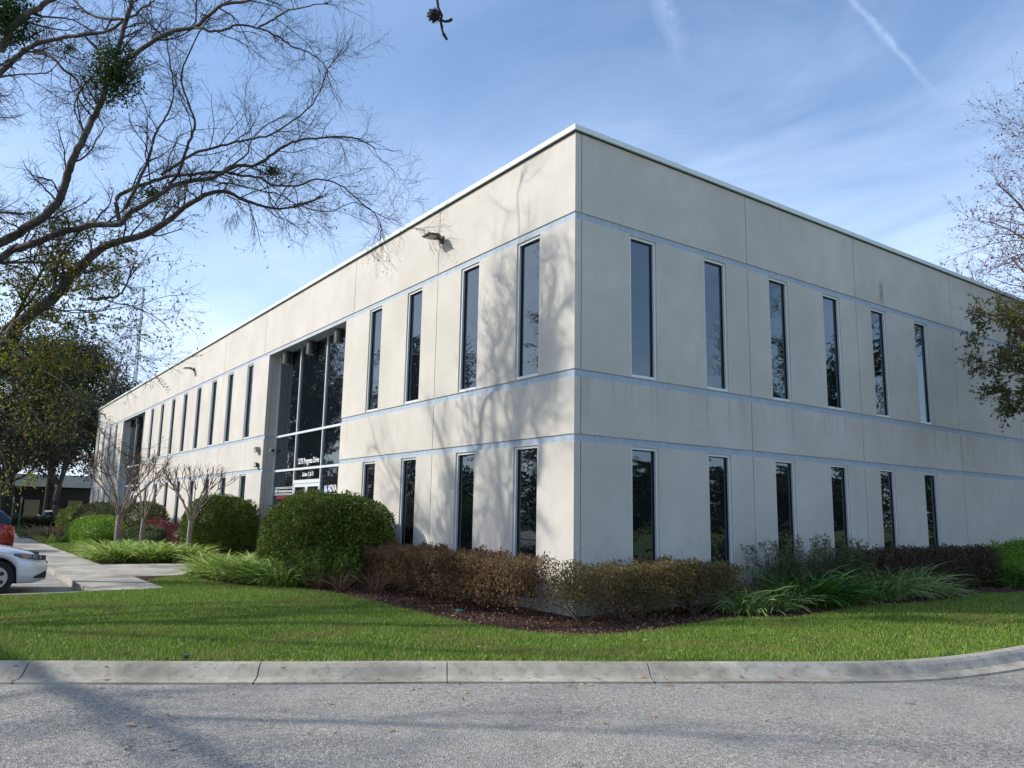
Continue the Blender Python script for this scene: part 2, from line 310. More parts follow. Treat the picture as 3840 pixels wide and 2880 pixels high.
# ================================================================== GROUND
def zf(x, y): return .13 * (1 - np.exp(-(np.hypot(x, y) / 4) ** 2))
KERB = [(-8.2,-23.5),(-5.1,-18.4),(-2.05,-13.4),(.98,-8.36),(2.28,-6.2),(3.26,-4.44),(4.32,-2.65),(4.95,-1.55),(5.46,-.68),(5.80,.15),(5.97,1.2),(6.02,2.48),(6.04,6),(6.05,12),(6.06,30),(6.06,60)]
def smooth_line(pts, n=6):
    P = [np.array(p) for p in pts]; out = []
    for i in range(len(P)-1):
        p0, p1, p2, p3 = P[max(i-1, 0)], P[i], P[i+1], P[min(i+2, len(P)-1)]
        for k in range(n):
            t = k/n; out.append(.5*((2*p1)+(-p0+p2)*t+(2*p0-5*p1+4*p2-p3)*t*t+(-p0+3*p1-3*p2+p3)*t**3))
    out.append(P[-1]); return np.array(out)
KL = smooth_line(KERB)
def inside(poly, x, y):
    poly = np.asarray(poly); r = np.zeros(len(x), bool); n = len(poly)
    for i in range(n):
        x0, y0 = poly[i]; x1, y1 = poly[(i+1) % n]
        if y0 == y1: continue
        c = ((y0 > y) != (y1 > y)) & (x < (x1-x0)*(y-y0)/(y1-y0)+x0); r ^= c
    return r
PARK_X = -6.30
ISLAND = [tuple(p) for p in KL] + [(-75,60),(-75,-6.5),(PARK_X-.25,-6.5),(PARK_X,-6.9),(PARK_X,-23.5)]
# far ground + asphalt sheets
g = MB(); g.quad((-900,-900,-.06),(900,-900,-.06),(900,900,-.06),(-900,900,-.06)); tag(g.build('ground', MT['far_ground']), kind='structure')
g = MB(); g.quad((-78,-60,0),(PARK_X+3,-60,0),(PARK_X+3,-5.0,0),(-78,-5.0,0)); tag(g.build('parking_lot', MT['asphalt']), kind='structure')
g = MB(); g.quad((PARK_X+3,-60,0),(26,-60,0),(26,60,0),(PARK_X+3,60,0)); tag(g.build('road', MT['asphalt']), kind='structure')
g = MB(); g.quad((14.5,-6,.004),(26,-30,.004),(60,-30,.004),(60,60,.004)); g.v[0][:, 2] = .05
# terrain grid
def grid_cells(x0, x1, y0, y1, h, test, zoff):
    xs = np.arange(x0, x1+h/2, h); ys = np.arange(y0, y1+h/2, h); X, Y = np.meshgrid(xs, ys, indexing='ij')
    cx = (X[:-1, :-1]+h/2).ravel(); cy = (Y[:-1, :-1]+h/2).ravel(); ok = test(cx, cy)
    idx = np.arange(X.size).reshape(X.shape); F = np.stack([idx[:-1,:-1], idx[1:,:-1], idx[1:,1:], idx[:-1,1:]], -1).reshape(-1, 4)[ok]
    V = np.stack([X.ravel(), Y.ravel(), zf(X.ravel(), Y.ravel())+zoff], -1)
    us, inv = np.unique(F, return_inverse=True); mb = MB(); mb.add(V[us], inv.reshape(F.shape)); return mb
mb = grid_cells(-20, 6.3, -24, 30, .15, lambda x, y: inside(ISLAND, x, y) & ~((x < -.4) & (y > .3)), 0)
far = grid_cells(-75, -20, -6.6, 30, 1.0, lambda x, y: (y < 1) | (x < -55), 0)
soil = MB(); soil.v = mb.v; soil.n = mb.n; soil.f4 = mb.f4; soil.add(far.v[0], far.f4[0])
tag(soil.build('planting_bed', MT['soil'], smooth=True), kind='structure')
MULCH_EDGE = [(-9.7,-3.7),(-8.6,-3.95),(-7.2,-3.85),(-6.2,-3.45),(-5.73,-2.75),(-3.78,-2.38),(-2.64,-2.26),(-1.32,-2.23),(-.08,-2.18),(1.16,-2.01),(1.77,-1.56),(2.08,-.96),(2.0,-.03),(1.77,.84),(1.80,2.24),(2.30,2.9),(2.24,4.19),(2.10,5.42),(2.35,7.23),(2.25,8.47),(2.02,10.12),(2.25,11.9),(2.2,16),(2.2,58)]
ML = smooth_line(MULCH_EDGE, 5)
kin = [(p[0]-.05, p[1]) for p in KL]
LAWN_A = [tuple(p) for p in ML] + [(5.95, 58)] + [tuple(p) for p in KL[::-1] if p[1] < 58] + [(PARK_X+.12,-23.4),(PARK_X+.12,-6.9),(-6.46,-6.45),(-6.46,-5.16),(-8.35,-5.12),(-9.3,-4.6),(-9.75,-3.9)]
LAWN_B = [(-15.6,-5.1),(-34.5,-5.1),(-35,-4.2),(-34.6,-2.0),(-30,-2.9),(-25,-3.4),(-20.5,-3.9),(-17.6,-4.3),(-15.6,-4.9)]
tl = grid_cells(-10, 6.2, -24, 30, .1, lambda x, y: inside(LAWN_A, x, y), .006)
t2 = grid_cells(-36, -15, -5.3, -1.5, .2, lambda x, y: inside(LAWN_B, x, y), .006); tl.add(t2.v[0], t2.f4[0])
t3 = grid_cells(-78, -26.5, -12, -6.0, .5, lambda x, y: (y < -6.6), .006); tl.add(t3.v[0], t3.f4[0])
tag(tl.build('lawn', MT['turf_soil'], smooth=True), kind='structure')
# ---- kerb swept in cast sections
prof = [(-.10,-.05),(-.10,.140),(-.085,.152),(-.02,.156),(.035,.148),(.075,.120),(.115,.075),(.15,.042),(.20,.030),(.32,.020),(.325,-.05)]
def offset_line(L, d):
    T = np.gradient(L, axis=0); T /= np.linalg.norm(T, axis=1, keepdims=True); N = np.stack([T[:, 1], -T[:, 0]], -1)
    return L + N*d
def resample(L, h):
    s = np.r_[0, np.cumsum(np.linalg.norm(np.diff(L, axis=0), axis=1))]; t = np.arange(0, s[-1], h)
    return np.stack([np.interp(t, s, L[:, 0]), np.interp(t, s, L[:, 1])], -1), t
RK, tk = resample(KL, .12)
def near_t(p): return tk[np.argmin(np.hypot(RK[:, 0]-p[0], RK[:, 1]-p[1]))]
jt = sorted([near_t(p) for p in ((.98+.12,-8.15),(2.28,-6.2),(3.26,-4.44),(4.32,-2.65),(5.93,1.0))] + [near_t((6.05, v)) for v in (5,8.5,12,15.5,19,23,30,40)] + [near_t((-2.0,-13.3)), near_t((-5.1,-18.4))])
kb = MB()
def sweep(mb, L, prof, close=True):
    k = len(prof); V = []
    T = np.gradient(L, axis=0); T /= np.linalg.norm(T, axis=1, keepdims=True); N = np.stack([T[:, 1], -T[:, 0]], -1)
    for d, z in prof:
        V.append(np.c_[L + N*d, np.full(len(L), z)])
    V = np.stack(V, 1); n = len(L); idx = np.arange(n*k).reshape(n, k)
    F = np.stack([idx[:-1, :-1], idx[1:, :-1], idx[1:, 1:], idx[:-1, 1:]], -1).reshape(-1, 4)
    mb.add(V.reshape(-1, 3), F)
    if close:
        for e in (0, n-1):
            for q in range(1, k-2): mb.add([V[e, 0], V[e, q], V[e, q+1]], [(0, 1, 2)])
ts = [0]+jt+[tk[-1]]
for a, b_ in zip(ts[:-1], ts[1:]):
    tt = np.arange(a+.006, b_-.006, .11); tt = np.r_[tt, b_-.006]
    L = np.stack([np.interp(tt, tk, RK[:, 0]), np.interp(tt, tk, RK[:, 1])], -1)
    if len(L) > 2: sweep(kb, L, prof)
tag(kb.build('kerb', MT['kerb_concrete'], smooth=False), kind='structure')
kg = MB(); sweep(kg, RK, [(-.07,-.04),(-.07,.125),(.04,.11),(.12,.04),(.31,.008),(.31,-.04)], False)
tag(kg.build('kerb_joint', MT['gap_dark']), kind='structure')
# ---- sidewalk slabs
def slab(mb, x0, x1, y0, y1, z=.138): mb.box((x0+.005, y0+.005, -.05), (x1-.005, y1-.005, z))
sw = MB(); x = -6.5
while x > -74: slab(sw, x-1.52, x, -6.5, -5.15); x -= 1.52
for i in range(4): slab(sw, -14.3, -9.8, -5.15+i*1.4, min(-5.15+(i+1)*1.4, .44))
tag(sw.build('sidewalk', MT['walk_concrete']), kind='structure')
sg = MB(); sg.box((-74,-6.49,-.04), (-6.51,-5.0,.126)); sg.box((-14.29,-5.1,-.04), (-9.81,.3,.126)); tag(sg.build('sidewalk_joint', MT['gap_dark']), kind='structure')
pk = MB(); pk.box((PARK_X-.16,-23.4,-.05), (PARK_X,-6.62,.142)); pk.box((PARK_X-.16,-6.62,-.05), (PARK_X+.02,-6.505,.142)); pk.box((-26.6,-11.9,-.05), (-26.45,-6.51,.142)); tag(pk.build('parking_kerb', MT['kerb_concrete']), kind='structure')
pl = MB()
for xx in (-7.35,-10.25,-13.1,-15.95,-18.8,-21.65,-24.7):
    pl.box((xx-.05,-11.9,.001), (xx+.05,-6.62,.005))
tag(pl.build('parking_lines', MT['line_paint']), kind='structure')

# ================================================================== OFFICE BUILDING
BL = empty('office_building', (0, 0, 0), 'two-storey beige stucco office building with blue stripes and tall narrow windows', 'building')
H = 8.95; B1b, B1t, B2b, B2t, B3b, B3t = 7.203, 7.335, 4.212, 4.345, 3.037, 3.165
Lend, Rend = 55.1, 24.0
def mapL(s, z, d): return (-s, d, z)
def mapR(s, z, d): return (-d, s, z)
WL = [(1.057,1.833),(3.235,3.985),(5.765,6.515),(7.94,8.69),(18.60,19.33),(21.10,21.83),(23.46,24.19),(25.90,26.63),(28.33,29.06),(30.74,31.47),(33.15,33.88),(35.58,36.31),(46.45,47.18),(48.85,49.58),(51.2,51.93),(53.4,54.13)]
WR = [(1.405,2.13),(3.56,4.275),(5.76,6.475),(7.87,8.58),(10.0,10.70),(12.16,12.85)]
JL = [5.02, 9.74, 17.44, 22.5, 27.41, 32.3, 37.35, 45.05, 50.2]
JR = [.156, 5.0, 9.31, 14.32, 18.35, 22.9]
ENT = [(10.25,16.87),(37.905,44.48)]
LOW = (.15, 3.022); UPP = (4.36, 7.183)
wall = MB(); blues = {}; seals = {}
def facade(mp, length, wins, joints, ents, flip):
    ss = {0, length}; zs = {-.3, 0, H, B1b, B1t, B2b, B2t, B3b, B3t, LOW[0], LOW[1], UPP[0], UPP[1]}
    for a, b_ in wins+ents: ss |= {a, b_}
    for j in joints: ss |= {j-.011, j+.011}
    ss = sorted(ss); zs = sorted(zs)
    def depth(s, z):
        if any(a < s < b_ for a, b_ in ents) and z < B1b: return 9, None
        if any(a < s < b_ for a, b_ in wins) and (LOW[0] < z < LOW[1] or UPP[0] < z < UPP[1]): return 9, None
        for i, (a, b_) in enumerate(((B1b, B1t), (B2b, B2t), (B3b, B3t))):
            if a < z < b_: return .022, blues.setdefault((i, 0 if flip or s < 13 else 1 if s < 41 else 2), MB())
        for j in joints:
            if abs(s-j) < .011 and (flip or z > B1t or j not in (9.74, 17.44, 37.35, 45.05)): return .016, seals.setdefault((flip, j), MB())
        return 0, wall
    C = [[depth((ss[i]+ss[i+1])/2, (zs[k]+zs[k+1])/2) for k in range(len(zs)-1)] for i in range(len(ss)-1)]
    def q(mb, pts):
        pts = [mp(*p) for p in pts]; mb.quad(*(pts if not flip else pts[::-1]))
    for i in range(len(ss)-1):
        for k in range(len(zs)-1):
            d, mb = C[i][k]; s0, s1, z0, z1 = ss[i], ss[i+1], zs[k], zs[k+1]
            if mb is None: continue
            if i == 0: s0 = d
            q(mb, [(s0, z0, d), (s0, z1, d), (s1, z1, d), (s1, z0, d)])
            for di, dk in ((1, 0), (-1, 0), (0, 1), (0, -1)):
                a, c = i+di, k+dk
                if a < 0 or c < 0 or a >= len(ss)-1 or c >= len(zs)-1: continue
                d2 = C[a][c][0]; ee = .15 if d2 == 9 else d2
                if d2 == 9 and any(x0 < (ss[a]+ss[a+1])/2 < x1 for x0, x1 in ents): ee = .47
                if d2 > d:
                    tgt = mb if any(mb is x for x in blues.values()) else wall
                    if di == 1: q(tgt, [(s1, z0, d), (s1, z1, d), (s1, z1, ee), (s1, z0, ee)])
                    if di == -1: q(tgt, [(s0, z0, ee), (s0, z1, ee), (s0, z1, d), (s0, z0, d)])
                    if dk == 1: q(tgt, [(s0, z1, d), (s0, z1, ee), (s1, z1, ee), (s1, z1, d)])
                    if dk == -1: q(tgt, [(s0, z0, ee), (s0, z0, d), (s1, z0, d), (s1, z0, ee)])
facade(mapL, Lend, WL, JL, ENT, False)
facade(mapR, Rend, WR, JR, [], True)
# far side walls, reveal grooves inside the entrances
wall.quad((-Lend,0,-.3), (-Lend,0,H), (-Lend,30,H), (-Lend,30,-.3)); wall.quad((0,Rend,-.3), (0,Rend,H), (-Lend,Rend,H), (-Lend,Rend,-.3))
for s in (16.87, 44.48):
    q_ = MB(); q_.box((-s-.004,.148,.1), (-s+.004,.160,B1b-.002)); seals[('g', s)] = q_
    for blue, z0, z1 in ((blues[(1, 1 if s < 20 else 2)], B2b, B2t), (blues[(2, 1 if s < 20 else 2)], B3b, B3t)): blue.box((-s-.004,-.001+.024,z0), (-s+.006,.146,z1)); blue.box((-s-.004,.162,z0), (-s+.006,.45,z1))
wo = wall.build('wall', MT['stucco'], BL); 
for q_ in blues.values(): q_.build('stripe', MT['blue_paint'], BL)
for q_ in seals.values(): q_.build('joint_sealant', MT['sealant'], BL)
# bulk behind: thin unseen liner put in so no light passes (set well behind the glass)
lin_ = MB(); lin_.box((-Lend+.3,1.6,0), (-1.6,1.7,8.3)); lin_.box((-1.7,1.6,0), (-1.6,Rend-.3,8.3)); lin_.build('light_block_liner', MT['dark_seal'], BL)
rf = MB(); rf.box((-Lend+.3,.3,8.35), (-.3,Rend-.3,8.4)); rf.build('roof', MT['roofing'], BL)
par = MB(); par.quad((-Lend,.3,8.3),(-.3,.3,8.3),(-.3,.3,H),(-Lend,.3,H)); par.quad((-.3,.3,8.3),(-.3,Rend,8.3),(-.3,Rend,H),(-.3,.3,H)); par.build('parapet', MT['roofing'], BL)
cp_ = MB()
def capseg(x0, x1, y0, y1): cp_.box((x0, y0, H-.020), (x1, y1, H+.080))
x = -.004
xs = [.07, -.36] + list(np.arange(-3.4, -Lend, -3.05)) + [-Lend-.06]
for a, b_ in zip(xs[:-1], xs[1:]): capseg(b_+.003, a-.003 if a != .07 else .07, -.07, .36)
ys = [.363] + list(np.arange(3.2, Rend, 3.05)) + [Rend+.06]
for a, b_ in zip(ys[:-1], ys[1:]): capseg(-.36, .07, a+.003, b_-.003)
cp_.build('coping', MT['coping'], BL)
dl = MB(); dl.box((-Lend,-.025,H-.040), (.025,-.001,H-.021)); dl.box((.001,-.02,H-.040), (.024,Rend,H-.021)); dl.build('coping_drip', MT['dark_seal'], BL)
# windows: frame mesh (part) > pane (sub-part)
def window(mp, s0, s1, z0, z1):
    f = MB(); g_ = MB(); t = .050; d0, d1, dg = .030, .135, .095
    def bx(mb, a0, a1, b0, b1, e0, e1): mb.box(mp(a0, b0, e0), mp(a1, b1, e1))
    bx(f, s0, s0+t, z0, z1, d0, d1); bx(f, s1-t, s1, z0, z1, d0, d1); bx(f, s0+t, s1-t, z1-t, z1, d0, d1); bx(f, s0+t, s1-t, z0, z0+t, d0-.012, d1)
    fo = f.build('window', MT['frame'], BL)
    gk = .018
    e = MB()
    bx(e, s0+t, s0+t+gk, z0+t, z1-t, dg-.02, dg); bx(e, s1-t-gk, s1-t, z0+t, z1-t, dg-.02, dg); bx(e, s0+t+gk, s1-t-gk, z1-t-gk, z1-t, dg-.02, dg); bx(e, s0+t+gk, s1-t-gk, z0+t, z0+t+gk, dg-.02, dg)
    e.build('gasket', MT['dark_seal'], fo)
    bx(g_, s0+t+.001, s1-t-.001, z0+t+.001, z1-t-.001, dg, dg+.02); g_.build('pane', MT['glass'], fo)
for s0, s1 in WL:
    for z0, z1 in (LOW, UPP): window(mapL, s0, s1, z0, z1)
for s0, s1 in WR:
    for z0, z1 in (LOW, UPP): window(mapR, s0, s1, z0, z1)
# entrances
def text_mesh(name, body, x0, x1, z0, h, y, mat, parent):
    cu = bpy.data.curves.new('t', 'FONT'); cu.body = body; cu.size = 1; cu.extrude = .004; cu.resolution_u = 3; cu.offset = .012
    to = bpy.data.objects.new('t', cu); COL.objects.link(to); bpy.context.view_layer.update()
    me = bpy.data.meshes.new_from_object(to.evaluated_get(bpy.context.evaluated_depsgraph_get())); bpy.data.objects.remove(to); bpy.data.curves.remove(cu)
    me.name = name; V = np.zeros(len(me.vertices)*3); me.vertices.foreach_get('co', V); V = V.reshape(-1, 3)
    w = V[:, 0].max()-V[:, 0].min(); xm = V[:, 0].min(); cap = .69
    N = np.stack([x0+(V[:, 0]-xm)*(x1-x0)/w, np.full(len(V), y)-V[:, 2], z0+V[:, 1]*h/cap], -1)-np.array(parent_world(parent))
    me.vertices.foreach_set('co', N.ravel()); me.materials.clear(); me.materials.append(mat)
    o = bpy.data.objects.new(name, me); COL.objects.link(o); o.parent = parent; return o
def entrance(a, b_, letters):
    Y = .45; f = MB(); span = b_-a; m1, m2 = a+2.32, b_-2.05
    def vbar(s, z0, z1, w=.055, dp=.05): f.box((-s-w/2, Y-dp, z0), (-s+w/2, Y+.02, z1))
    def hbar(s0, s1, z, w=.07): f.box((-s1, Y-.048, z-w/2), (-s0, Y+.02, z+w/2))
    vbar(a+.028, .14, B1b-.002); vbar(b_-.028, .14, B1b-.002); vbar(m1, .14, B1b-.002); vbar(m2, .14, B1b-.002)
    for z in (4.28, 3.08):
        hbar(a+.056, m1-.028, z); hbar(m1+.028, m2-.028, z); hbar(m2+.028, b_-.056, z)
    hbar(m1+.028, m2-.028, 2.66, .11); hbar(a+.056, m1-.028, .18); hbar(m2+.028, b_-.056, .18)
    fo = f.build('entrance_frame', MT['frame'], BL)
    def pane(s0, s1, z0, z1): q = MB(); q.box((-s1, Y-.004, z0), (-s0, Y+.012, z1)); q.build('pane', MT['glass'], fo)
    for s0, s1 in ((a+.056, m1-.028), (m1+.028, m2-.028), (m2+.028, b_-.056)):
        for z0, z1 in ((4.315, B1b-.003), (3.115, 4.245)): pane(s0, s1, z0, z1)
        if abs(s0-(m1+.028)) > .01: pane(s0, s1, .215, 3.045)
    pane(m1+.028, m2-.028, 2.715, 3.045)
    mid = (m1+m2)/2
    for s0, s1, hs in ((m1+.03, mid-.006, 1), (mid+.006, m2-.03, -1)):
        d = MB()
        for q0, q1, z0, z1 in ((s0, s0+.09, .15, 2.6), (s1-.09, s1, .15, 2.6), (s0+.09, s1-.09, 2.49, 2.6), (s0+.09, s1-.09, .15, .33)): d.box((-q1, Y-.03, z0), (-q0, Y+.015, z1))
        do = d.build('door', MT['frame'], fo)
        g_ = MB(); g_.box((-s1+.091, Y-.008, .331), (-s0-.091, Y+.005, 2.489))
        go = g_.build('door_glass', MT['glass'], fo)
    if letters:
        T = lambda *q: text_mesh('lettering', *q, fo)
        T('3275 Progress Drive', -14.56, -12.80, 3.24, .175, Y-.010, MT['letter_white'])
        T('Suites C & D', -14.12, -13.20, 2.83, .125, Y-.010, MT['letter_white'])
        T('ADVA', -11.98, -11.32, 2.31, .20, Y-.010, MT['letter_white'])
        T('H. N. Burns Engineering Corporation', -16.38, -14.98, 2.345, .075, Y-.010, MT['letter_white'])
        T('NB', -16.70, -16.47, 2.335, .10, Y-.010, MT['letter_white'])
        T('LASER RADAR SYSTEM', -16.45, -15.40, 2.13, .075, Y-.010, MT['letter_red'])
        def rule(a, b_): lg = MB(); lg.box(a, b_); lg.build('lettering_rule', MT['letter_white'], fo)
        for z0, z1 in ((2.50, 2.512), (2.462, 2.474), (2.285, 2.297), (2.247, 2.259)): rule((-16.74, Y-.014, z0), (-14.96, Y-.005, z1))
        for xx in (-16.74, -16.45): rule((xx, Y-.0145, 2.298), (xx+.012, Y-.0055, 2.461))
        rule((-11.95, Y-.014, 2.245), (-11.25, Y-.005, 2.258))
        lo = MB()
        lo.box((-12.27, Y-.010, 2.13), (-12.03, Y-.005, 2.50)); lo.build('logo_panel', MT['letter_blue'], fo)
        l2 = MB()
        for i in range(9): l2.box((-12.25, Y-.0135, 2.15+i*.039), (-12.10 if i % 3 else -12.05, Y-.0105, 2.165+i*.039))
        l2.add([(-12.13,Y-.014,2.31),(-12.04,Y-.014,2.36),(-12.13,Y-.014,2.41)], [(0,1,2)]); l2.build('logo_stripes', MT['letter_white'], fo)
    sf = MB(); sf.box((-b_+.001, .003, B1b+.001), (-a-.001, .449, B1b+.03)); sf.build('soffit', MT['stucco'], BL)
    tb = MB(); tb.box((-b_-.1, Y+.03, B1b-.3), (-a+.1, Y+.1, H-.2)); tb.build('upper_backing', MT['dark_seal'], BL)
entrance(*ENT[0], True); entrance(*ENT[1], False)
# cylinder downlights under each entrance soffit
def downlight(x, label):
    o = empty('cylinder_light', (x, .27, 7.2), label, 'outdoor light', 'cylinder lights under the entrance soffits')
    b_ = MB(); b_.cyl((x, .27, 6.76), (x, .27, 7.195), .145, k=24); b_.build('housing', MT['bronze'], o, smooth=False)
    l = MB(); l.cyl((x, .27, 6.748), (x, .27, 6.757), .115, k=20); l.build('lens', MT['lens'], o)
for x, w in ((-15.82, 'leftmost'), (-13.62, 'middle'), (-11.38, 'rightmost')): downlight(x, f'dark bronze cylinder light, {w} of three under the soffit of the near lettered entrance')
for x, w in ((-43.4, 'leftmost'), (-41.2, 'middle'), (-39.0, 'rightmost')): downlight(x, f'dark cylinder light, {w} of three under the soffit of the far entrance')
# wall pack lights
def wall_light(x, z, label, s=1.0):
    o = empty('wall_light', (x, 0, z), label, 'wall light', 'area lights on the long facade')
    pl_ = MB(); pl_.box((x-.06*s, -.05, z-.08*s), (x+.06*s, -.001, z+.09*s)); pl_.cyl((x, -.04, z+.0), (x, -.16*s, z+.03), .035*s, k=10); pl_.build('bracket', MT['bronze'], o)
    h = MB(); prof_ = [(-.13,-.14,.02),(-.13,.20,.0),(-.10,.20,.0)]
    L = [(-.115,-.12),(.115,-.12),(.185,-.22),(.19,-.40),(.15,-.48),(-.15,-.48),(-.19,-.40),(-.185,-.22)]
    top = [(x+a*s, b_*s, z+.075+(.0 if b_ > -.3 else -.025)) for a, b_ in L]; bot = [(x+a*s*1.0, b_*s, z+.02+(.0 if b_ > -.3 else .0)) for a, b_ in L]
    n = len(L); V = top+bot; F = [(i, (i+1) % n, n+(i+1) % n, n+i) for i in range(n)]; h.add(V, F)
    ct = (x, -.3*s, z+.095); h.add(top+[ct], [(i+1 if i+1 < n else 0, i, n) for i in range(n)]); cb = (x, -.3*s, z+.02); h.add(bot+[cb], [(i, (i+1) % n, n) for i in range(n)])
    h.build('housing', MT['bronze'], o)
    l = MB(); l.box((x-.13*s, -.42*s, z+.008), (x+.13*s, -.22*s, z+.018)); l.build('lens', MT['lens'], o)
wall_light(-4.86, 8.12, 'bronze wall light high on the parapet above the windows nearest the corner')
wall_light(-27.45, 8.15, 'wall light high on the parapet midway between the two entrances')
wall_light(-52.1, 8.30, 'wall light high on the shaded far end of the long facade')
o = empty('security_sensor', (-17.3, 0, 3.83), 'square grey sensor box on the wall left of the lettered entrance', 'wall sensor')
q = MB(); q.box((-17.42,-.15,3.75), (-17.18,-.001,3.93)); q.build('housing', MT['grey_metal'], o); q = MB(); q.box((-17.40,-.155,3.77), (-17.20,-.151,3.84)); q.build('lens', MT['lens'], o)
o = empty('flood_light', (-17.28, 0, 3.3), 'small square flood light on the wall just above the lower blue stripe', 'flood light')
q = MB(); q.box((-17.39,-.11,3.22), (-17.17,-.04,3.38)); q.cyl((-17.28,-.04,3.3), (-17.28,-.001,3.3), .03, k=8); q.build('housing', MT['dark_metal'], o); q = MB(); q.box((-17.36,-.116,3.25), (-17.20,-.111,3.35)); q.build('lens', MT['lens'], o)
o = empty('security_camera', (-16.87, .32, 3.81), 'white dome security camera on the entrance side wall', 'security camera')
q = MB(); q.cyl((-16.865,.30,3.81), (-16.78,.30,3.81), .10, k=18); q.build('housing', MT['frame'], o)
import bmesh
def sphere_mb(c, r, nu=14, nv=9, sc=(1, 1, 1)):
    V = []; F = []
    for j in range(nv+1):
        th = math.pi*j/nv
        for i in range(nu):
            ph = 2*math.pi*i/nu; V.append((c[0]+r*sc[0]*math.sin(th)*math.cos(ph), c[1]+r*sc[1]*math.sin(th)*math.sin(ph), c[2]+r*sc[2]*math.cos(th)))
    for j in range(nv):
        for i in range(nu): F.append((j*nu+i, (j+1)*nu+i, (j+1)*nu+(i+1) % nu, j*nu+(i+1) % nu))
    m_ = MB(); m_.add(V, F); return m_
sphere_mb((-16.79,.32,3.81), .06).build('dome', MT['dark_metal'], o, smooth=True)
# ================================================================== VEGETATION helpers
def unit(v): return v / (np.linalg.norm(v, axis=-1, keepdims=True) + 1e-9)
def rdir(n): return unit(rng.normal(size=(n, 3)))
def leaves(mb, C, D, size, width=.5, up=None, jit=.35):
    """diamond leaves, slightly folded; C centres, D long axis, size array"""
    n = len(C); size = np.broadcast_to(size, (n,))[:, None] * (1 + jit*rng.uniform(-1, 1, (n, 1)))
    D = unit(D); S = unit(np.cross(D, rdir(n))) if up is None else unit(np.cross(D, up + .5*rdir(n)))
    N = np.cross(D, S)
    a = C - D*size*.5; b = C + S*size*width*.5 + N*size*.08; c = C + D*size*.5; d = C - S*size*width*.5 + N*size*.08
    V = np.stack([a, b, c, d], 1).reshape(-1, 3); F = np.arange(n*4).reshape(n, 4)
    mb.add(V, F)
def ellipsoid_pts(n, c, r, shell=.25, zmin=-1, p=2.0):
    d = rdir(int(n*1.6)); d = d[d[:, 2] > zmin][:n]; n = len(d)
    if p != 2: d = d / (np.sum(np.abs(d)**p, 1, keepdims=True)**(1/p))
    rr = 1 - shell*rng.random((n, 1))**1.5
    return np.array(c) + d*rr*np.array(r), unit(d/np.array(r))
def lumps(P, c, amp, sc, seed=0):
    """push points in and out with smooth noise so outlines are uneven"""
    q = (P-np.array(c))*sc; s = seed*1.7
    n = np.sin(q[:, 0]*2.1+s)*np.sin(q[:, 1]*1.9+s*2)*np.cos(q[:, 2]*2.3+s) + .5*np.sin(q[:, 0]*4.7+s)*np.cos(q[:, 1]*5.1-s)*np.sin(q[:, 2]*4.3+s*3)
    return P + (P-np.array(c))*(amp*n)[:, None]
def children(P, Rr, per, tmin, tmax, ang, Lfun, n, wob, trop=(0, 0, 0), rfac=.5, rtip=.3):
    """grow per children on every polyline of P (M,N,3)"""
    M, N, _ = P.shape; K = M*per
    t = (np.tile(np.arange(per), M) + rng.random(K))/per*(tmax-tmin)+tmin
    pi = np.repeat(np.arange(M), per); f = t*(N-1); i = np.minimum(f.astype(int), N-2); u = (f-i)[:, None]
    p0 = P[pi, i]*(1-u)+P[pi, i+1]*u; T = unit(P[pi, i+1]-P[pi, i]); r0 = (Rr[pi, i]*(1-u[:, 0])+Rr[pi, i+1]*u[:, 0])*rfac
    perp = unit(np.cross(T, rdir(K))); a = rng.uniform(*ang, (K, 1)); D = unit(T*np.cos(a)+perp*np.sin(a))
    L = Lfun(t, K); Q = np.empty((K, n, 3)); Q[:, 0] = p0; tr = np.array(trop)
    for k in range(1, n):
        D = unit(D + wob*rng.normal(size=(K, 3)) + tr); Q[:, k] = Q[:, k-1] + D*(L/(n-1))[:, None]
    RR = r0[:, None]*(1-(1-rtip)*np.linspace(0, 1, n))[None]
    return Q, RR
def resample3(pts, n):
    pts = np.asarray(pts, float); s = np.r_[0, np.cumsum(np.linalg.norm(np.diff(pts, axis=0), axis=1))]; t = np.linspace(0, s[-1], n)
    return np.stack([np.interp(t, s, pts[:, k]) for k in range(3)], -1), s[-1]
def catmull(pts, n=4):
    P = [np.array(p, float) for p in pts]; out = []
    for i in range(len(P)-1):
        p0, p1, p2, p3 = P[max(i-1, 0)], P[i], P[i+1], P[min(i+2, len(P)-1)]
        for k in range(n):
            t = k/n; out.append(.5*((2*p1)+(-p0+p2)*t+(2*p0-5*p1+4*p2-p3)*t*t+(-p0+3*p1-3*p2+p3)*t**3))
    out.append(P[-1]); return np.array(out)
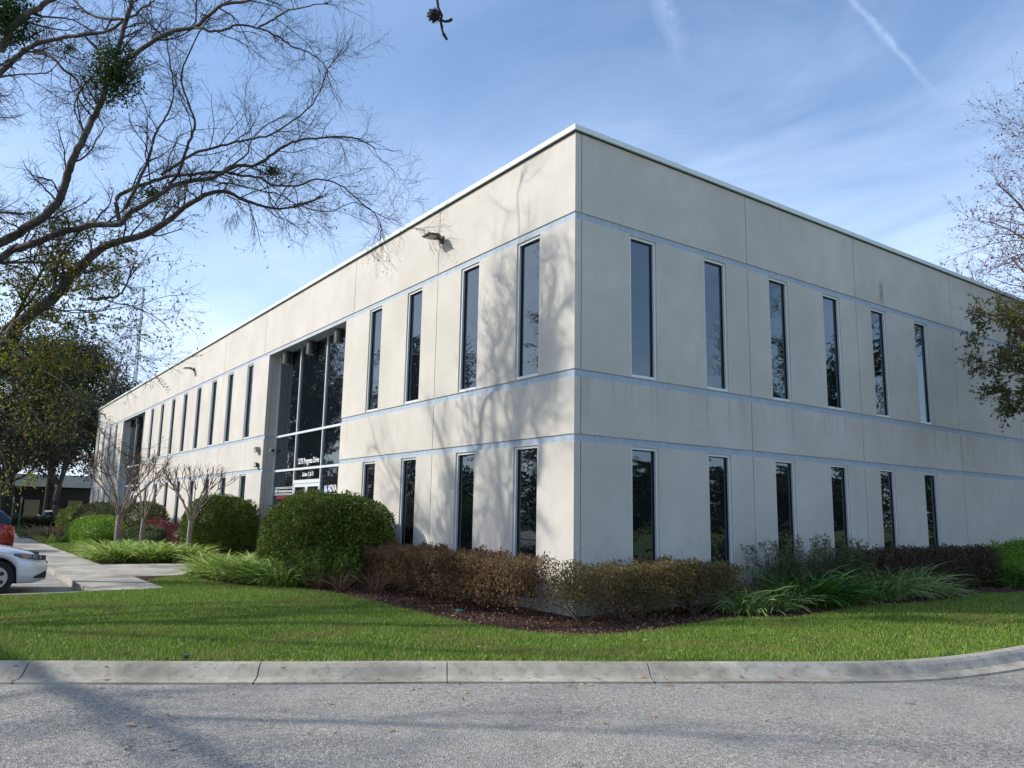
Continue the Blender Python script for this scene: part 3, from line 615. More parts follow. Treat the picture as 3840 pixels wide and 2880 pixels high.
def blades(mb, base, D, L, w, n=5, droop=1.0, lift=1.0):
    """arching strap leaves: base (M,3), outward dir D (M,3, horizontal), length L, width w"""
    M = len(base); t = np.linspace(0, 1, n)[None, :, None]; L = L[:, None, None]
    el = np.minimum(rng.uniform(.55, 1.4, (M, 1, 1))*lift, 1.5)
    H_ = D[:, None, :]*(t*np.cos(el*(1-t*.65)))*L; Z = np.zeros((M, n, 3)); Z[:, :, 2:3] = L*(np.sin(el)*t - droop*.62*t**2.2*(.6+.5*np.cos(el)))
    C = base[:, None, :] + H_ + Z; C[:, :, 2] = np.maximum(C[:, :, 2], base[:, None, 2]+.012)
    S = unit(np.cross(D, np.array([0, 0, 1.])) + .35*rng.normal(size=(M, 3)))[:, None, :]
    ww = (w[:, None, None]*np.sin(np.pi*(t*.86+.14))**.6)*.5; ww[:, -1] = 0.0008
    V = np.stack([C-S*ww, C+S*ww], 2); idx = np.arange(M*n*2).reshape(M, n, 2)
    F = np.stack([idx[:, :-1, 0], idx[:, 1:, 0], idx[:, 1:, 1], idx[:, :-1, 1]], -1).reshape(-1, 4)
    mb.add(V.reshape(-1, 3), F)

# ------------------------------------------------------------------ lawn grass
def rand_in(poly, n, box):
    x = rng.uniform(box[0], box[1], n); y = rng.uniform(box[2], box[3], n); k = inside(poly, x, y); return x[k], y[k]
def clump(x, y):  # 0..1 uneven growth
    return .5+.5*np.sin(x*2.3+1.3*np.sin(y*1.7))*np.sin(y*2.9+np.sin(x*3.1))
gb = MB()
def grass(poly, n, box, h, w, thin=None):
    x, y = rand_in(poly, n, box); dk = np.full(len(x), 9.)
    for q_ in range(0, len(RK)-1, 1):
        nr = (np.abs(x-RK[q_, 0]) < .3) & (np.abs(y-RK[q_, 1]) < .3)
        dk[nr] = np.minimum(dk[nr], np.hypot(x[nr]-RK[q_, 0], y[nr]-RK[q_, 1]))
    kp = dk > .17+.05*np.sin(x*7+y*5)+rng.normal(0, .025, len(x)); x, y = x[kp], y[kp]; m_ = len(x); a = rng.random(m_)*2*math.pi; cl = clump(x, y)
    hh = h*(.55+.75*rng.random(m_))*(.75+.45*cl); lean = rng.uniform(.1, .75, m_)*hh
    z = zf(x, y)
    b0 = np.stack([x-np.cos(a)*w/2, y-np.sin(a)*w/2, z], -1); b1 = np.stack([x+np.cos(a)*w/2, y+np.sin(a)*w/2, z], -1)
    an = rng.random(m_)*2*math.pi; tip = np.stack([x+np.cos(an)*lean, y+np.sin(an)*lean, z+hh], -1)
    gb.add(np.stack([b0, b1, tip], 1).reshape(-1, 3), np.arange(m_*3).reshape(-1, 3))
grass(LAWN_A, 500000, (-6.4, 6, -10, 4), .047, .009)
grass(LAWN_A, 30000, (-10, -6, -6, -3), .05, .010)
grass(LAWN_A, 60000, (1.8, 6.05, 4, 14), .048, .012)
grass(LAWN_A, 20000, (1.8, 6.05, 14, 30), .06, .022)
grass(LAWN_B, 70000, (-36, -15, -5.2, -1.9), .05, .016)
BL_ = [(-60,-10),(-26.6,-10),(-26.6,-6.6),(-60,-6.6)]; grass(BL_, 40000, (-60, -26, -10, -6.6), .06, .02)
# overhang at the kerb edge
for k in range(2):
    L = offset_line(RK, -.12); m_ = (L[:, 0] < 6.2) & (L[:, 1] > -12) & (L[:, 1] < 20); Lp = L[m_]; i = rng.integers(0, len(Lp), 6000); x = Lp[i, 0]+rng.normal(0, .035, 6000); y = Lp[i, 1]+rng.normal(0, .035, 6000)
    kp = (np.sin(x*5.3)+np.sin(y*4.1+1)+rng.normal(0, .7, 6000)) > .2; x, y = x[kp], y[kp]; n_ = len(x); z = zf(x, y); h_ = rng.uniform(.02, .06, n_); a = rng.random(n_)*6.28
    gb.add(np.stack([np.stack([x-.005, y, z], -1), np.stack([x+.005, y+.003, z], -1), np.stack([x+np.cos(a)*.04, y+np.sin(a)*.04, z+h_], -1)], 1).reshape(-1, 3), np.arange(n_*3).reshape(-1, 3))
tag(gb.build('grass', MT['grass']), kind='stuff')
# mulch chips
mu = MB()
MULCH = [tuple(p) for p in ML if p[0] > -10] + [(0.05, 58), (0.05, -.02), (-9.7, -.02)]
def chips(poly, n, box, sz):
    x, y = rand_in(poly, n, box); m_ = len(x); C = np.stack([x, y, zf(x, y)+rng.uniform(.004, .03, m_)], -1); D = rdir(m_); D[:, 2] *= .35
    leaves(mu, C, D, sz, .38, up=np.array([0, 0, 1.]), jit=.6)
chips(MULCH, 60000, (-9.7, 2.5, -4, 3), .045); chips(MULCH, 30000, (0, 2.5, 3, 16), .05)
chips([(-24,-4.2),(-15,-5.0),(-14.35,-4.9),(-14.35,-.02),(-24,-.02)], 14000, (-24, -14, -5, 0), .06)
tag(mu.build('mulch', MT['mulch']), kind='stuff')
lt = MB()
x = rng.uniform(-3, 7.5, 150); y = x*1.0-8.2+rng.normal(0, 2.2, 150); kp = (np.abs(y) < 12)
road_pts = []
for _ in range(4000):
    t_ = rng.uniform(0, 1); d_ = (abs(rng.normal(0, 1.3)) if rng.random() < .7 else abs(rng.normal(0, .08))) + .10; yy = rng.uniform(-9.8, -1.5) if rng.random() < .85 else rng.uniform(-1.5, 3)
    xk = np.interp(yy, KL[:, 1], KL[:, 0]); road_pts.append((xk+.1+d_*1.1, yy, .012 if d_ > .2 else .05))
    if len(road_pts) > 150: break
rp = np.array(road_pts); D = rdir(len(rp)); D[:, 2] *= .15; leaves(lt, rp, D, .055, .45, up=np.array([0, 0, 1.]), jit=.5)
x, y = rand_in(LAWN_A, 90, (-6, 6, -9, 3)); C = np.stack([x, y, zf(x, y)+.05], -1); D = rdir(len(C)); D[:, 2] *= .3; leaves(lt, C, D, .05, .45, up=np.array([0, 0, 1.]), jit=.5)
tag(lt.build('leaf_litter', MT['litter']), kind='stuff')
def fallen(x, y, z, mat, label, s=.09):
    q = MB(); a = rng.random()*6.28; pts = []; n_ = 9
    for i in range(n_):
        t = i/(n_-1); w_ = math.sin(math.pi*t)**.8*.32; pts.append((t-.5, w_, .12*math.sin(math.pi*t)+.1*w_)); 
    V = [(p[0]*s, p[1]*s, p[2]*s) for p in pts] + [(p[0]*s, -p[1]*s, p[2]*s) for p in pts]; mid_ = [(p[0]*s, 0, p[2]*s*.6) for p in pts]
    V = V + mid_; ca, sa = math.cos(a), math.sin(a); V = [(x+ca*v[0]-sa*v[1], y+sa*v[0]+ca*v[1], z+v[2]) for v in V]
    F = [(i, i+1, 2*n_+i+1, 2*n_+i) for i in range(n_-1)] + [(n_+i+1, n_+i, 2*n_+i, 2*n_+i+1) for i in range(n_-1)]
    q.add(V, F); tag(q.build('fallen_leaf', mat, loc=(x, y, z)), label, 'leaf', 'large fallen leaves')
pmat('leaf_tan', (.50, .33, .17), .7); pmat('leaf_brown', (.13, .06, .035), .8)
fallen(3.62, -7.62, .012, MT['leaf_tan'], 'large tan fallen leaf on the asphalt, lower left')
fallen(3.72, -7.53, .012, MT['leaf_tan'], 'smaller tan leaf touching the large tan leaf on the asphalt', .06)
fallen(1.0, -7.25, .15, MT['leaf_brown'], 'dark curled brown leaf on the lawn near the silver car', .10)
fallen(-1.6, -7.3, .17, MT['leaf_brown'], 'reddish brown leaf standing in the grass at the left', .10)
fallen(1.75, -7.55, .06, MT['leaf_tan'], 'tan leaf lying in the gutter at the foot of the kerb', .08)
fallen(-.75, -1.95, .05, MT['leaf_tan'], 'pale tan leaf on the mulch in front of the brown hedge', .10)
tag(sphere_mb((-1.41, -1.42, .035), .085, 18, 6, (1, 1, .35)).build('valve_cover', pmat('valve_green', (.10, .35, .25), .5), smooth=True, loc=(-1.41, -1.42, .03)), 'small round green irrigation valve cover in the mulch', 'valve cover')
q = MB(); q.cyl((1.60, -6.72, .08), (1.60, -6.72, .165), .03, k=12); q.cyl((1.60, -6.72, .165), (1.60, -6.72, .175), .038, k=12); tag(q.build('sprinkler_head', MT['dark_metal'], loc=(1.60, -6.72, .1)), 'black pop-up sprinkler head at the kerb edge of the lawn', 'sprinkler')

# ------------------------------------------------------------------ clipped round bushes
def round_bush(c, r, n, mat, label, size=.05, p=2.6, seed=1, amp=.04, group=None, name='round_shrub', cat='shrub', zmin=-.75, lobes=()):
    o = empty(name, (c[0], c[1], float(zf(c[0], c[1]))), label, cat, group)
    P_, N_ = ellipsoid_pts(n, c, r, .16, zmin, p); P_ = lumps(P_, c, amp, 1.6/min(r)*1.0, seed)
    for lc, lr, ln in lobes:
        P3, N3 = ellipsoid_pts(ln, lc, lr, .16, zmin, p); P3 = lumps(P3, lc, amp*1.3, 1.6/min(lr), seed+3); P_ = np.r_[P_, P3]; N_ = np.r_[N_, N3]
    hol = np.sin(P_[:, 0]*6.1+seed)*np.sin(P_[:, 1]*5.3+1)*np.sin(P_[:, 2]*6.7+seed*2); kp = (hol < .42) | (rng.random(len(P_)) < .30); P_ = P_[kp]; N_ = N_[kp]     # thin patches
    P_ = P_+N_*(.022*np.sin(P_[:, 0]*13+seed)*np.sin(P_[:, 1]*12)*np.sin(P_[:, 2]*14))[:, None]
    D = unit(N_*.55+rdir(len(P_))*.9); mb = MB(); leaves(mb, P_, D, size, .55)
    P2, N2 = ellipsoid_pts(int(n*.06), c, (r[0]*1.02, r[1]*1.02, r[2]*1.02), .02, -.1, p); P2 = lumps(P2, c, amp, 1.6/min(r), seed)   # new shoots breaking the outline
    sl = .25+.9*(np.sin(P2[:, 0]*3.7+seed)*np.sin(P2[:, 1]*4.1) > .35)[:, None]
    for k in range(4): leaves(mb, P2+N2*(.015+.022*k)*sl+rng.normal(0, .012, P2.shape), unit(N2+.6*rdir(len(P2))), size*.9, .5)
    mb.build('foliage', mat, o)
    s = MB(); base = np.array([c[0], c[1], zf(c[0], c[1])]); K = 40
    tip, _ = ellipsoid_pts(K, c, tuple(np.array(r)*.85), .2, -.2); tip = tip[:K]; K = len(tip)
    b0 = base + np.c_[rng.normal(0, r[0]*.25, K), rng.normal(0, r[1]*.25, K), np.zeros(K)]; Q = b0[:, None]*(1-np.linspace(0, 1, 5)[None, :, None])+tip[:, None]*np.linspace(0, 1, 5)[None, :, None]
    Q[:, 1:-1] += rng.normal(0, .05, Q[:, 1:-1].shape); s.tubes(Q, np.tile(np.linspace(.022, .006, 5), (K, 1)), 4)
    Q2, R2 = children(Q, np.tile(np.linspace(.02, .006, 5), (K, 1)), 12, .2, 1, (.5, 1.2), lambda t, K: rng.uniform(.2, .6, K), 4, .25); s.tubes(Q2, R2, 3); s.build('stems', MT['stem_brown'], o)
    core = sphere_mb(c, 1.0, 22, 14, tuple(np.array(r)*.80)); V = core.v[0]; V[:, 2] = np.maximum(V[:, 2], base[2]+.02); core.build('inner_foliage', mat, o, smooth=True)
    return o
round_bush((-7.35,-1.55,.95), (1.55,1.20,1.15), 58000, MT['bush_green'], 'very large rounded dark green clipped bush just right of the walkway', .060, 2.9, 1, .05, lobes=(((-6.55,-1.35,.98), (1.05,1.05,1.10), 26000), ((-8.1,-1.75,.70), (.85,1.0,.92), 20000)))
round_bush((-16.75,-1.30,.95), (1.30,1.10,1.18), 42000, MT['bush_green'], 'tall dark green clipped bush left of the lettered entrance', .060, 3.2, 2)
round_bush((-19.3,-.95,.75), (.9,.7,.90), 7000, MT['bush_green'], 'small dark green bush tucked behind the pruned tree nearest the entrance', .06, 2.4, 3)
round_bush((-33.5,-2.3,.95), (2.2,1.3,1.0), 12000, MT['olive_leaf'], 'rounded olive green bush behind the widest pruned tree', .075, 2.4, 4)
round_bush((-29.0,-1.3,.95), (1.6,1.0,1.05), 10000, MT['olive_leaf'], 'rounded olive bush against the wall between the two left pruned trees', .075, 2.4, 5)
round_bush((-41,-2.2,.9), (2.6,1.3,.95), 9000, MT['bush_green'], 'dark mounded bush farthest along the long facade', .09, 2.3, 6)
round_bush((-29.5,-3.1,.45), (2.9,1.05,.85), 22000, MT['bright_leaf'], 'bright yellow-green clipped shrub at the end of the small lawn', .075, 2.8, 7, .06)
round_bush((-27.3,-1.2,.55), (2.1,.6,.68), 9000, MT['red_leaf'], 'dark red shrub hedge behind the middle pruned tree', .06, 3, 8)
round_bush((-21.6,-1.3,.5), (1.15,.65,.66), 9000, MT['red_leaf'], 'dark red shrub left of the small bush behind the pruned tree', .055, 2.8, 9)
round_bush((-23.2,-2.3,.38), (2.2,.85,.62), 15000, MT['grey_green'], 'loose grey-green shrub between the pruned trees', .07, 2.2, 10, .1)
round_bush((.95,15.2,.5), (.75,1.7,.72), 12000, MT['bright_leaf'], 'leafy bright green shrub at the far right against the wall', .06, 2.4, 11, .10)

# ------------------------------------------------------------------ corner hedge (sparse at the foot)
def hedge(x0, x1, y0, y1, z0, z1, n, mat, label, dens_fn, nstem, size=.045, name='hedge', stemz=.05, seed=0, zlow=.3):
    o = empty(name, ((x0+x1)/2, (y0+y1)/2, .02), label, 'hedge')
    mb = MB(); P_ = np.c_[rng.uniform(x0, x1, n), rng.uniform(y0, y1, n), rng.uniform(z0, z1, n)]
    u = np.abs(P_-np.array([(x0+x1)/2, (y0+y1)/2, 0]))/np.array([(x1-x0)/2, (y1-y0)/2, 1]); s_ = (P_[:, 2]-z0)/(z1-z0)
    surf = np.maximum(np.maximum(u[:, 0], u[:, 1]), s_)                                   # denser towards the clipped outside
    edge = np.clip((np.maximum(u[:, 0], u[:, 1])**10) + s_**10, 0, 1.4)
    keep = (rng.random(n) < dens_fn(P_)*(.42+.58*surf**2)) & (edge < 1.15)
    P_ = P_[keep]
    wv = .045*np.sin(P_[:, 0]*3.1+seed)+.05*np.sin(P_[:, 1]*2.7+seed*2)+.025*np.sin((P_[:, 0]+P_[:, 1])*9); P_[:, 2] += wv*(P_[:, 2]-z0)/(z1-z0)
    leaves(mb, P_, unit(rdir(len(P_))*.9+np.array([0, 0, .55])), size, .5)
    k = int(len(P_)*.02); i = rng.choice(len(P_), k); T_ = P_[i]; T_[:, 2] = z1+wv[i]+rng.uniform(-.04, .045, k)
    for q_ in range(3): leaves(mb, T_+rng.normal(0, .015, T_.shape), unit(rdir(k)*.6+np.array([0, 0, 1])), size, .45)
    mb.build('foliage', mat, o)
    s = MB(); bx_, by_ = rng.uniform(x0+.15, x1-.15, nstem), rng.uniform(y0+.15, y1-.15, nstem)
    nb = 7; bx_ = np.repeat(bx_, nb)+rng.normal(0, .03, nstem*nb); by_ = np.repeat(by_, nb)+rng.normal(0, .03, nstem*nb); K = nstem*nb
    Q = np.empty((K, 6, 3)); Q[:, 0] = np.c_[bx_, by_, np.full(K, stemz)]; D = unit(np.c_[rng.normal(0, .75, (K, 2)), np.full(K, 1.)])
    for j in range(1, 6): D = unit(D+.22*rng.normal(size=(K, 3))+np.array([0, 0, .12])); Q[:, j] = Q[:, j-1]+D*(z1-z0+.15)/5.4
    Q[:, :, 0] = np.clip(Q[:, :, 0], x0, x1); Q[:, :, 1] = np.clip(Q[:, :, 1], y0, y1); Q[:, :, 2] = np.minimum(Q[:, :, 2], z1)
    RR = np.tile(np.linspace(.011, .004, 6), (K, 1)); s.tubes(Q, RR, 4)
    Q2, R2 = children(Q, RR, 7, .25, 1, (.4, 1.1), lambda t, K: rng.uniform(.12, .38, K), 4, .25, rfac=.55); s.tubes(Q2, np.maximum(R2, .0022), 3); s.build('stems', MT['stem_brown'], o)
    return o
def dens_l(P_):
    z = P_[:, 2]; d = np.clip((z-.12)/.34, .06, 1); d = d*np.where(P_[:, 0] > -.6, .45, 1.0)*np.where((P_[:, 0] > -3.2) & (z < .5), .6, 1); return d*np.clip(.75+.5*np.sin(P_[:, 0]*4.3)*np.sin(P_[:, 2]*6+P_[:, 0]*2), .3, 1)
def dens_r(P_):
    z = P_[:, 2]; d = np.clip((z-.12)/.42, .08, 1)**1.1; return d*np.clip(.82+.6*np.sin(P_[:, 1]*4.1+1)*np.cos(z*7+P_[:, 1]*1.5), .12, 1)*np.where(P_[:, 1] < .1, .5, 1.)
hedge(-6.75, .15, -1.38, -.42, .10, .99, 215000, MT['hedge_brown'], 'long reddish brown clipped hedge under the four sunlit windows', dens_l, 13, .042, seed=1)
hedge(.35, 1.22, -.95, 3.22, .06, .95, 100000, MT['hedge_gold'], 'thin golden brown hedge with bare stems wrapping the building corner', dens_r, 9, .040, seed=2)
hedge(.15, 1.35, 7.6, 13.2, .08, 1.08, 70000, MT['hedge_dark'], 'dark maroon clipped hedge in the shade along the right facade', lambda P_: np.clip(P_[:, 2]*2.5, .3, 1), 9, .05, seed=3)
hedge(-56.2, -54.6, -6.2, 3.5, .1, 1.0, 40000, MT['dark_leaf'], 'dark green clipped hedge across the far end of the parking', lambda P_: np.ones(len(P_)), 10, .11, seed=4)

# ------------------------------------------------------------------ strap-leaf clumps
def strap(x, y, mat, label, group, R_=.55, L=.62, n=260, w=.022, name='strap_leaf_clump', droop=1.0, lift=1.0, cat='ornamental grass'):
    z = float(zf(x, y)); a = rng.random(n)*2*math.pi; D = np.c_[np.cos(a), np.sin(a), np.zeros(n)]; rr = np.sqrt(rng.random(n))*R_*.62; a2 = a+rng.normal(0, .85, n); Db = np.c_[np.cos(a2), np.sin(a2), np.zeros(n)]
    base = np.c_[x+D[:, 0]*rr, y+D[:, 1]*rr, np.full(n, z)]
    mb = MB(); blades(mb, base, Db, L*rng.uniform(.50, 1.12, n), w*rng.uniform(.7, 1.2, n), 6, droop, lift)
    tag(mb.build(name, mat, loc=(x, y, z)), label, cat, group)
G1 = 'variegated strap-leaf clumps in the left beds'
for (x, y, lb) in ((-18.0,-4.35,'leftmost clump at the small lawn'), (-16.9,-4.55,'second from the left, beside the sidewalk corner'), (-15.6,-4.55,'at the inner corner of the two sidewalks'), (-15.2,-3.7,'below the pruned tree nearest the entrance'), (-16.9,-3.7,'behind the sidewalk corner clumps'), (-15.0,-2.75,'at the left edge of the entrance walk'), (-16.2,-2.9,'under the pruned tree nearest the entrance')):
    strap(x, y, MT['blade_var'], f'pale striped strap-leaf clump, {lb}', G1, .80, .86, 420, .040, droop=.85, lift=1.18)
for (x, y, lb) in ((-9.1,-3.45,'nearest the right edge of the entrance walk'), (-8.1,-3.35,'second from the entrance walk'), (-7.1,-3.15,'in front of the very large round bush'), (-6.35,-2.85,'closest to the corner of the building'), (-8.6,-2.9,'behind the clump at the walk edge'), (-7.5,-2.95,'tucked against the very large round bush')):
    strap(x, y, MT['blade_var'], f'yellow-green striped strap-leaf clump, {lb}', G1, .78, .84, 460, .034, droop=.85, lift=1.18)
G2 = 'strap-leaf clumps along the right facade'
strap(1.35, 2.85, MT['blade_pale'], 'white-edged strap-leaf clump at the end of the golden hedge', G2, .7, .82, 230, .028, lift=1.15)
strap(1.55, 3.55, MT['blade_pale'], 'white-edged strap-leaf clump, second from the golden hedge', G2, .6, .78, 190, .026, lift=1.15)
strap(1.45, 4.55, MT['blade_green'], 'dark green broad-bladed clump left of the purple flowers', G2, .8, 1.15, 260, .040, lift=1.25)
strap(1.65, 5.15, MT['blade_green'], 'dark green broad-bladed clump in front of the purple flowers', G2, .7, .90, 190, .038, lift=1.2)
strap(1.6, 7.0, MT['blade_pale'], 'pale arching clump right of the purple flowers', G2, .8, 1.15, 260, .026, lift=1.2)
strap(1.55, 8.0, MT['blade_pale'], 'pale arching clump in front of the maroon hedge', G2, .8, 1.2, 260, .026, lift=1.2)
strap(1.75, 8.7, MT['blade_pale'], 'pale arching clump leaning right over the lawn', G2, .6, .8, 150, .022)
strap(1.55, 13.3, MT['blade_green'], 'bright green broad-bladed clump right of the maroon hedge', G2, .8, .95, 190, .04)
strap(1.5, 14.4, MT['blade_green'], 'green broad-bladed clump under the far right shrub', G2, .8, .95, 170, .04)
strap(.9, 4.6, MT['blade_green'], 'green clump against the wall behind the white-edged clump', G2, .6, .8, 150, .03)
G3 = 'small dried grass tufts at the mulch edge'
for (x, y, s_, lb) in ((-5.95,-2.55,.62,'tallest, left end of the mulch'), (-5.35,-2.45,.36,'shortest, second from the left'), (-4.7,-2.2,.48,'third from the left'), (-4.15,-1.75,.6,'at the left end of the brown hedge')):
    strap(x, y, MT['dry_blade'], f'brown dried grass tuft, {lb}', G3, .16, s_, 120, .010, 'grass_tuft', .35, 1.25)
strap(-31.5, -4.6, MT['dry_blade'], 'brown fountain grass beside the far sidewalk', None, .8, 1.2, 260, .022, 'fountain_grass', .7, 1.1)
strap(-30.6, -4.75, MT['blade_var'], 'yellow-green grass at the foot of the brown fountain grass', None, .7, .8, 200, .022)
strap(-36.5, -4.9, MT['grey_green'], 'blue-grey fine grass clump past the fountain grass', None, 1.1, 1.1, 320, .025, 'fountain_grass', .8, 1.0)
strap(-40, -3.8, MT['dry_blade'], 'rusty low grass in front of the far hedge', None, 1.2, .9, 260, .03, 'fountain_grass', .8, 1.0)
# soft bright shrub in front of the large bush
def soft_shrub(c, r, n, mat, label, size, stems, name='soft_shrub', flowers=None, sway=.3):
    o = empty(name, (c[0], c[1], float(zf(c[0], c[1]))), label, 'shrub'); z0 = float(zf(c[0], c[1]))
    K = stems; bxy = np.c_[rng.normal(c[0], r[0]*.38, K), rng.normal(c[1], r[1]*.38, K)]
    Q = np.empty((K, 6, 3)); Q[:, 0] = np.c_[bxy, np.full(K, z0)]; out = (bxy-np.array(c[:2]))/np.array(r[:2]); D = unit(np.c_[out*sway*1.6+rng.normal(0, .12, (K, 2)), np.ones(K)])
    Lh = r[2]*rng.uniform(.55, 1.05, K)
    for j in range(1, 6): D = unit(D+.12*rng.normal(size=(K, 3))); Q[:, j] = Q[:, j-1]+D*(Lh/5)[:, None]
    s = MB(); RR = np.tile(np.linspace(.006, .002, 6), (K, 1)); s.tubes(Q, RR, 4); s.build('stems', MT['stem_brown'], o)
    per = n//K; t = rng.uniform(.15, 1.0, (K, per)); f = t*5; i = np.minimum(f.astype(int), 4); u = (f-i)[..., None]; pi = np.arange(K)[:, None]
    P_ = (Q[pi, i]*(1-u)+Q[pi, i+1]*u).reshape(-1, 3); a = rdir(len(P_)); a[:, 2] = np.abs(a[:, 2])*.5+.1; a = unit(a)
    mb = MB(); leaves(mb, P_+a*size*.55, a, size, .28 if flowers else .45, up=np.array([0, 0, 1.])); mb.build('foliage', mat, o)
    if flowers:
        tips = Q[rng.choice(K, flowers, replace=False), -1]
        for tp in tips[:]:
            fl = MB(); n5 = 5; a5 = np.arange(5)*2*math.pi/5+rng.random(); Dp = np.c_[np.cos(a5), np.sin(a5), np.full(5, .5)]; leaves(fl, tp+unit(Dp)*.017, Dp, .036, .8, up=np.array([0, 0, 1.]), jit=.1); fl.build('flower', MT['petal_purple'], o)
    return o
soft_shrub((-5.9,-2.1,.1), (.95,.75,.95), 9000, MT['bright_leaf'], 'soft bright green shrub at the front of the very large round bush', .05, 230)
soft_shrub((.75,5.0,.1), (.5,.85,1.30), 5200, MT['grey_green'], 'upright purple-flowered stems against the right facade', .085, 95, 'flowering_shrub', 5, .1)
soft_shrub((.85,6.6,.1), (.5,.95,1.28), 5600, MT['grey_green'], 'tall narrow-leaved flowering stems beside the maroon hedge', .085, 110, 'flowering_shrub', 4, .12)
soft_shrub((.9,3.7,.1), (.4,.55,.78), 700, MT['hedge_dark'], 'wispy nearly bare shrub between golden hedge and green clumps', .022, 70, 'wispy_shrub', None, .15)
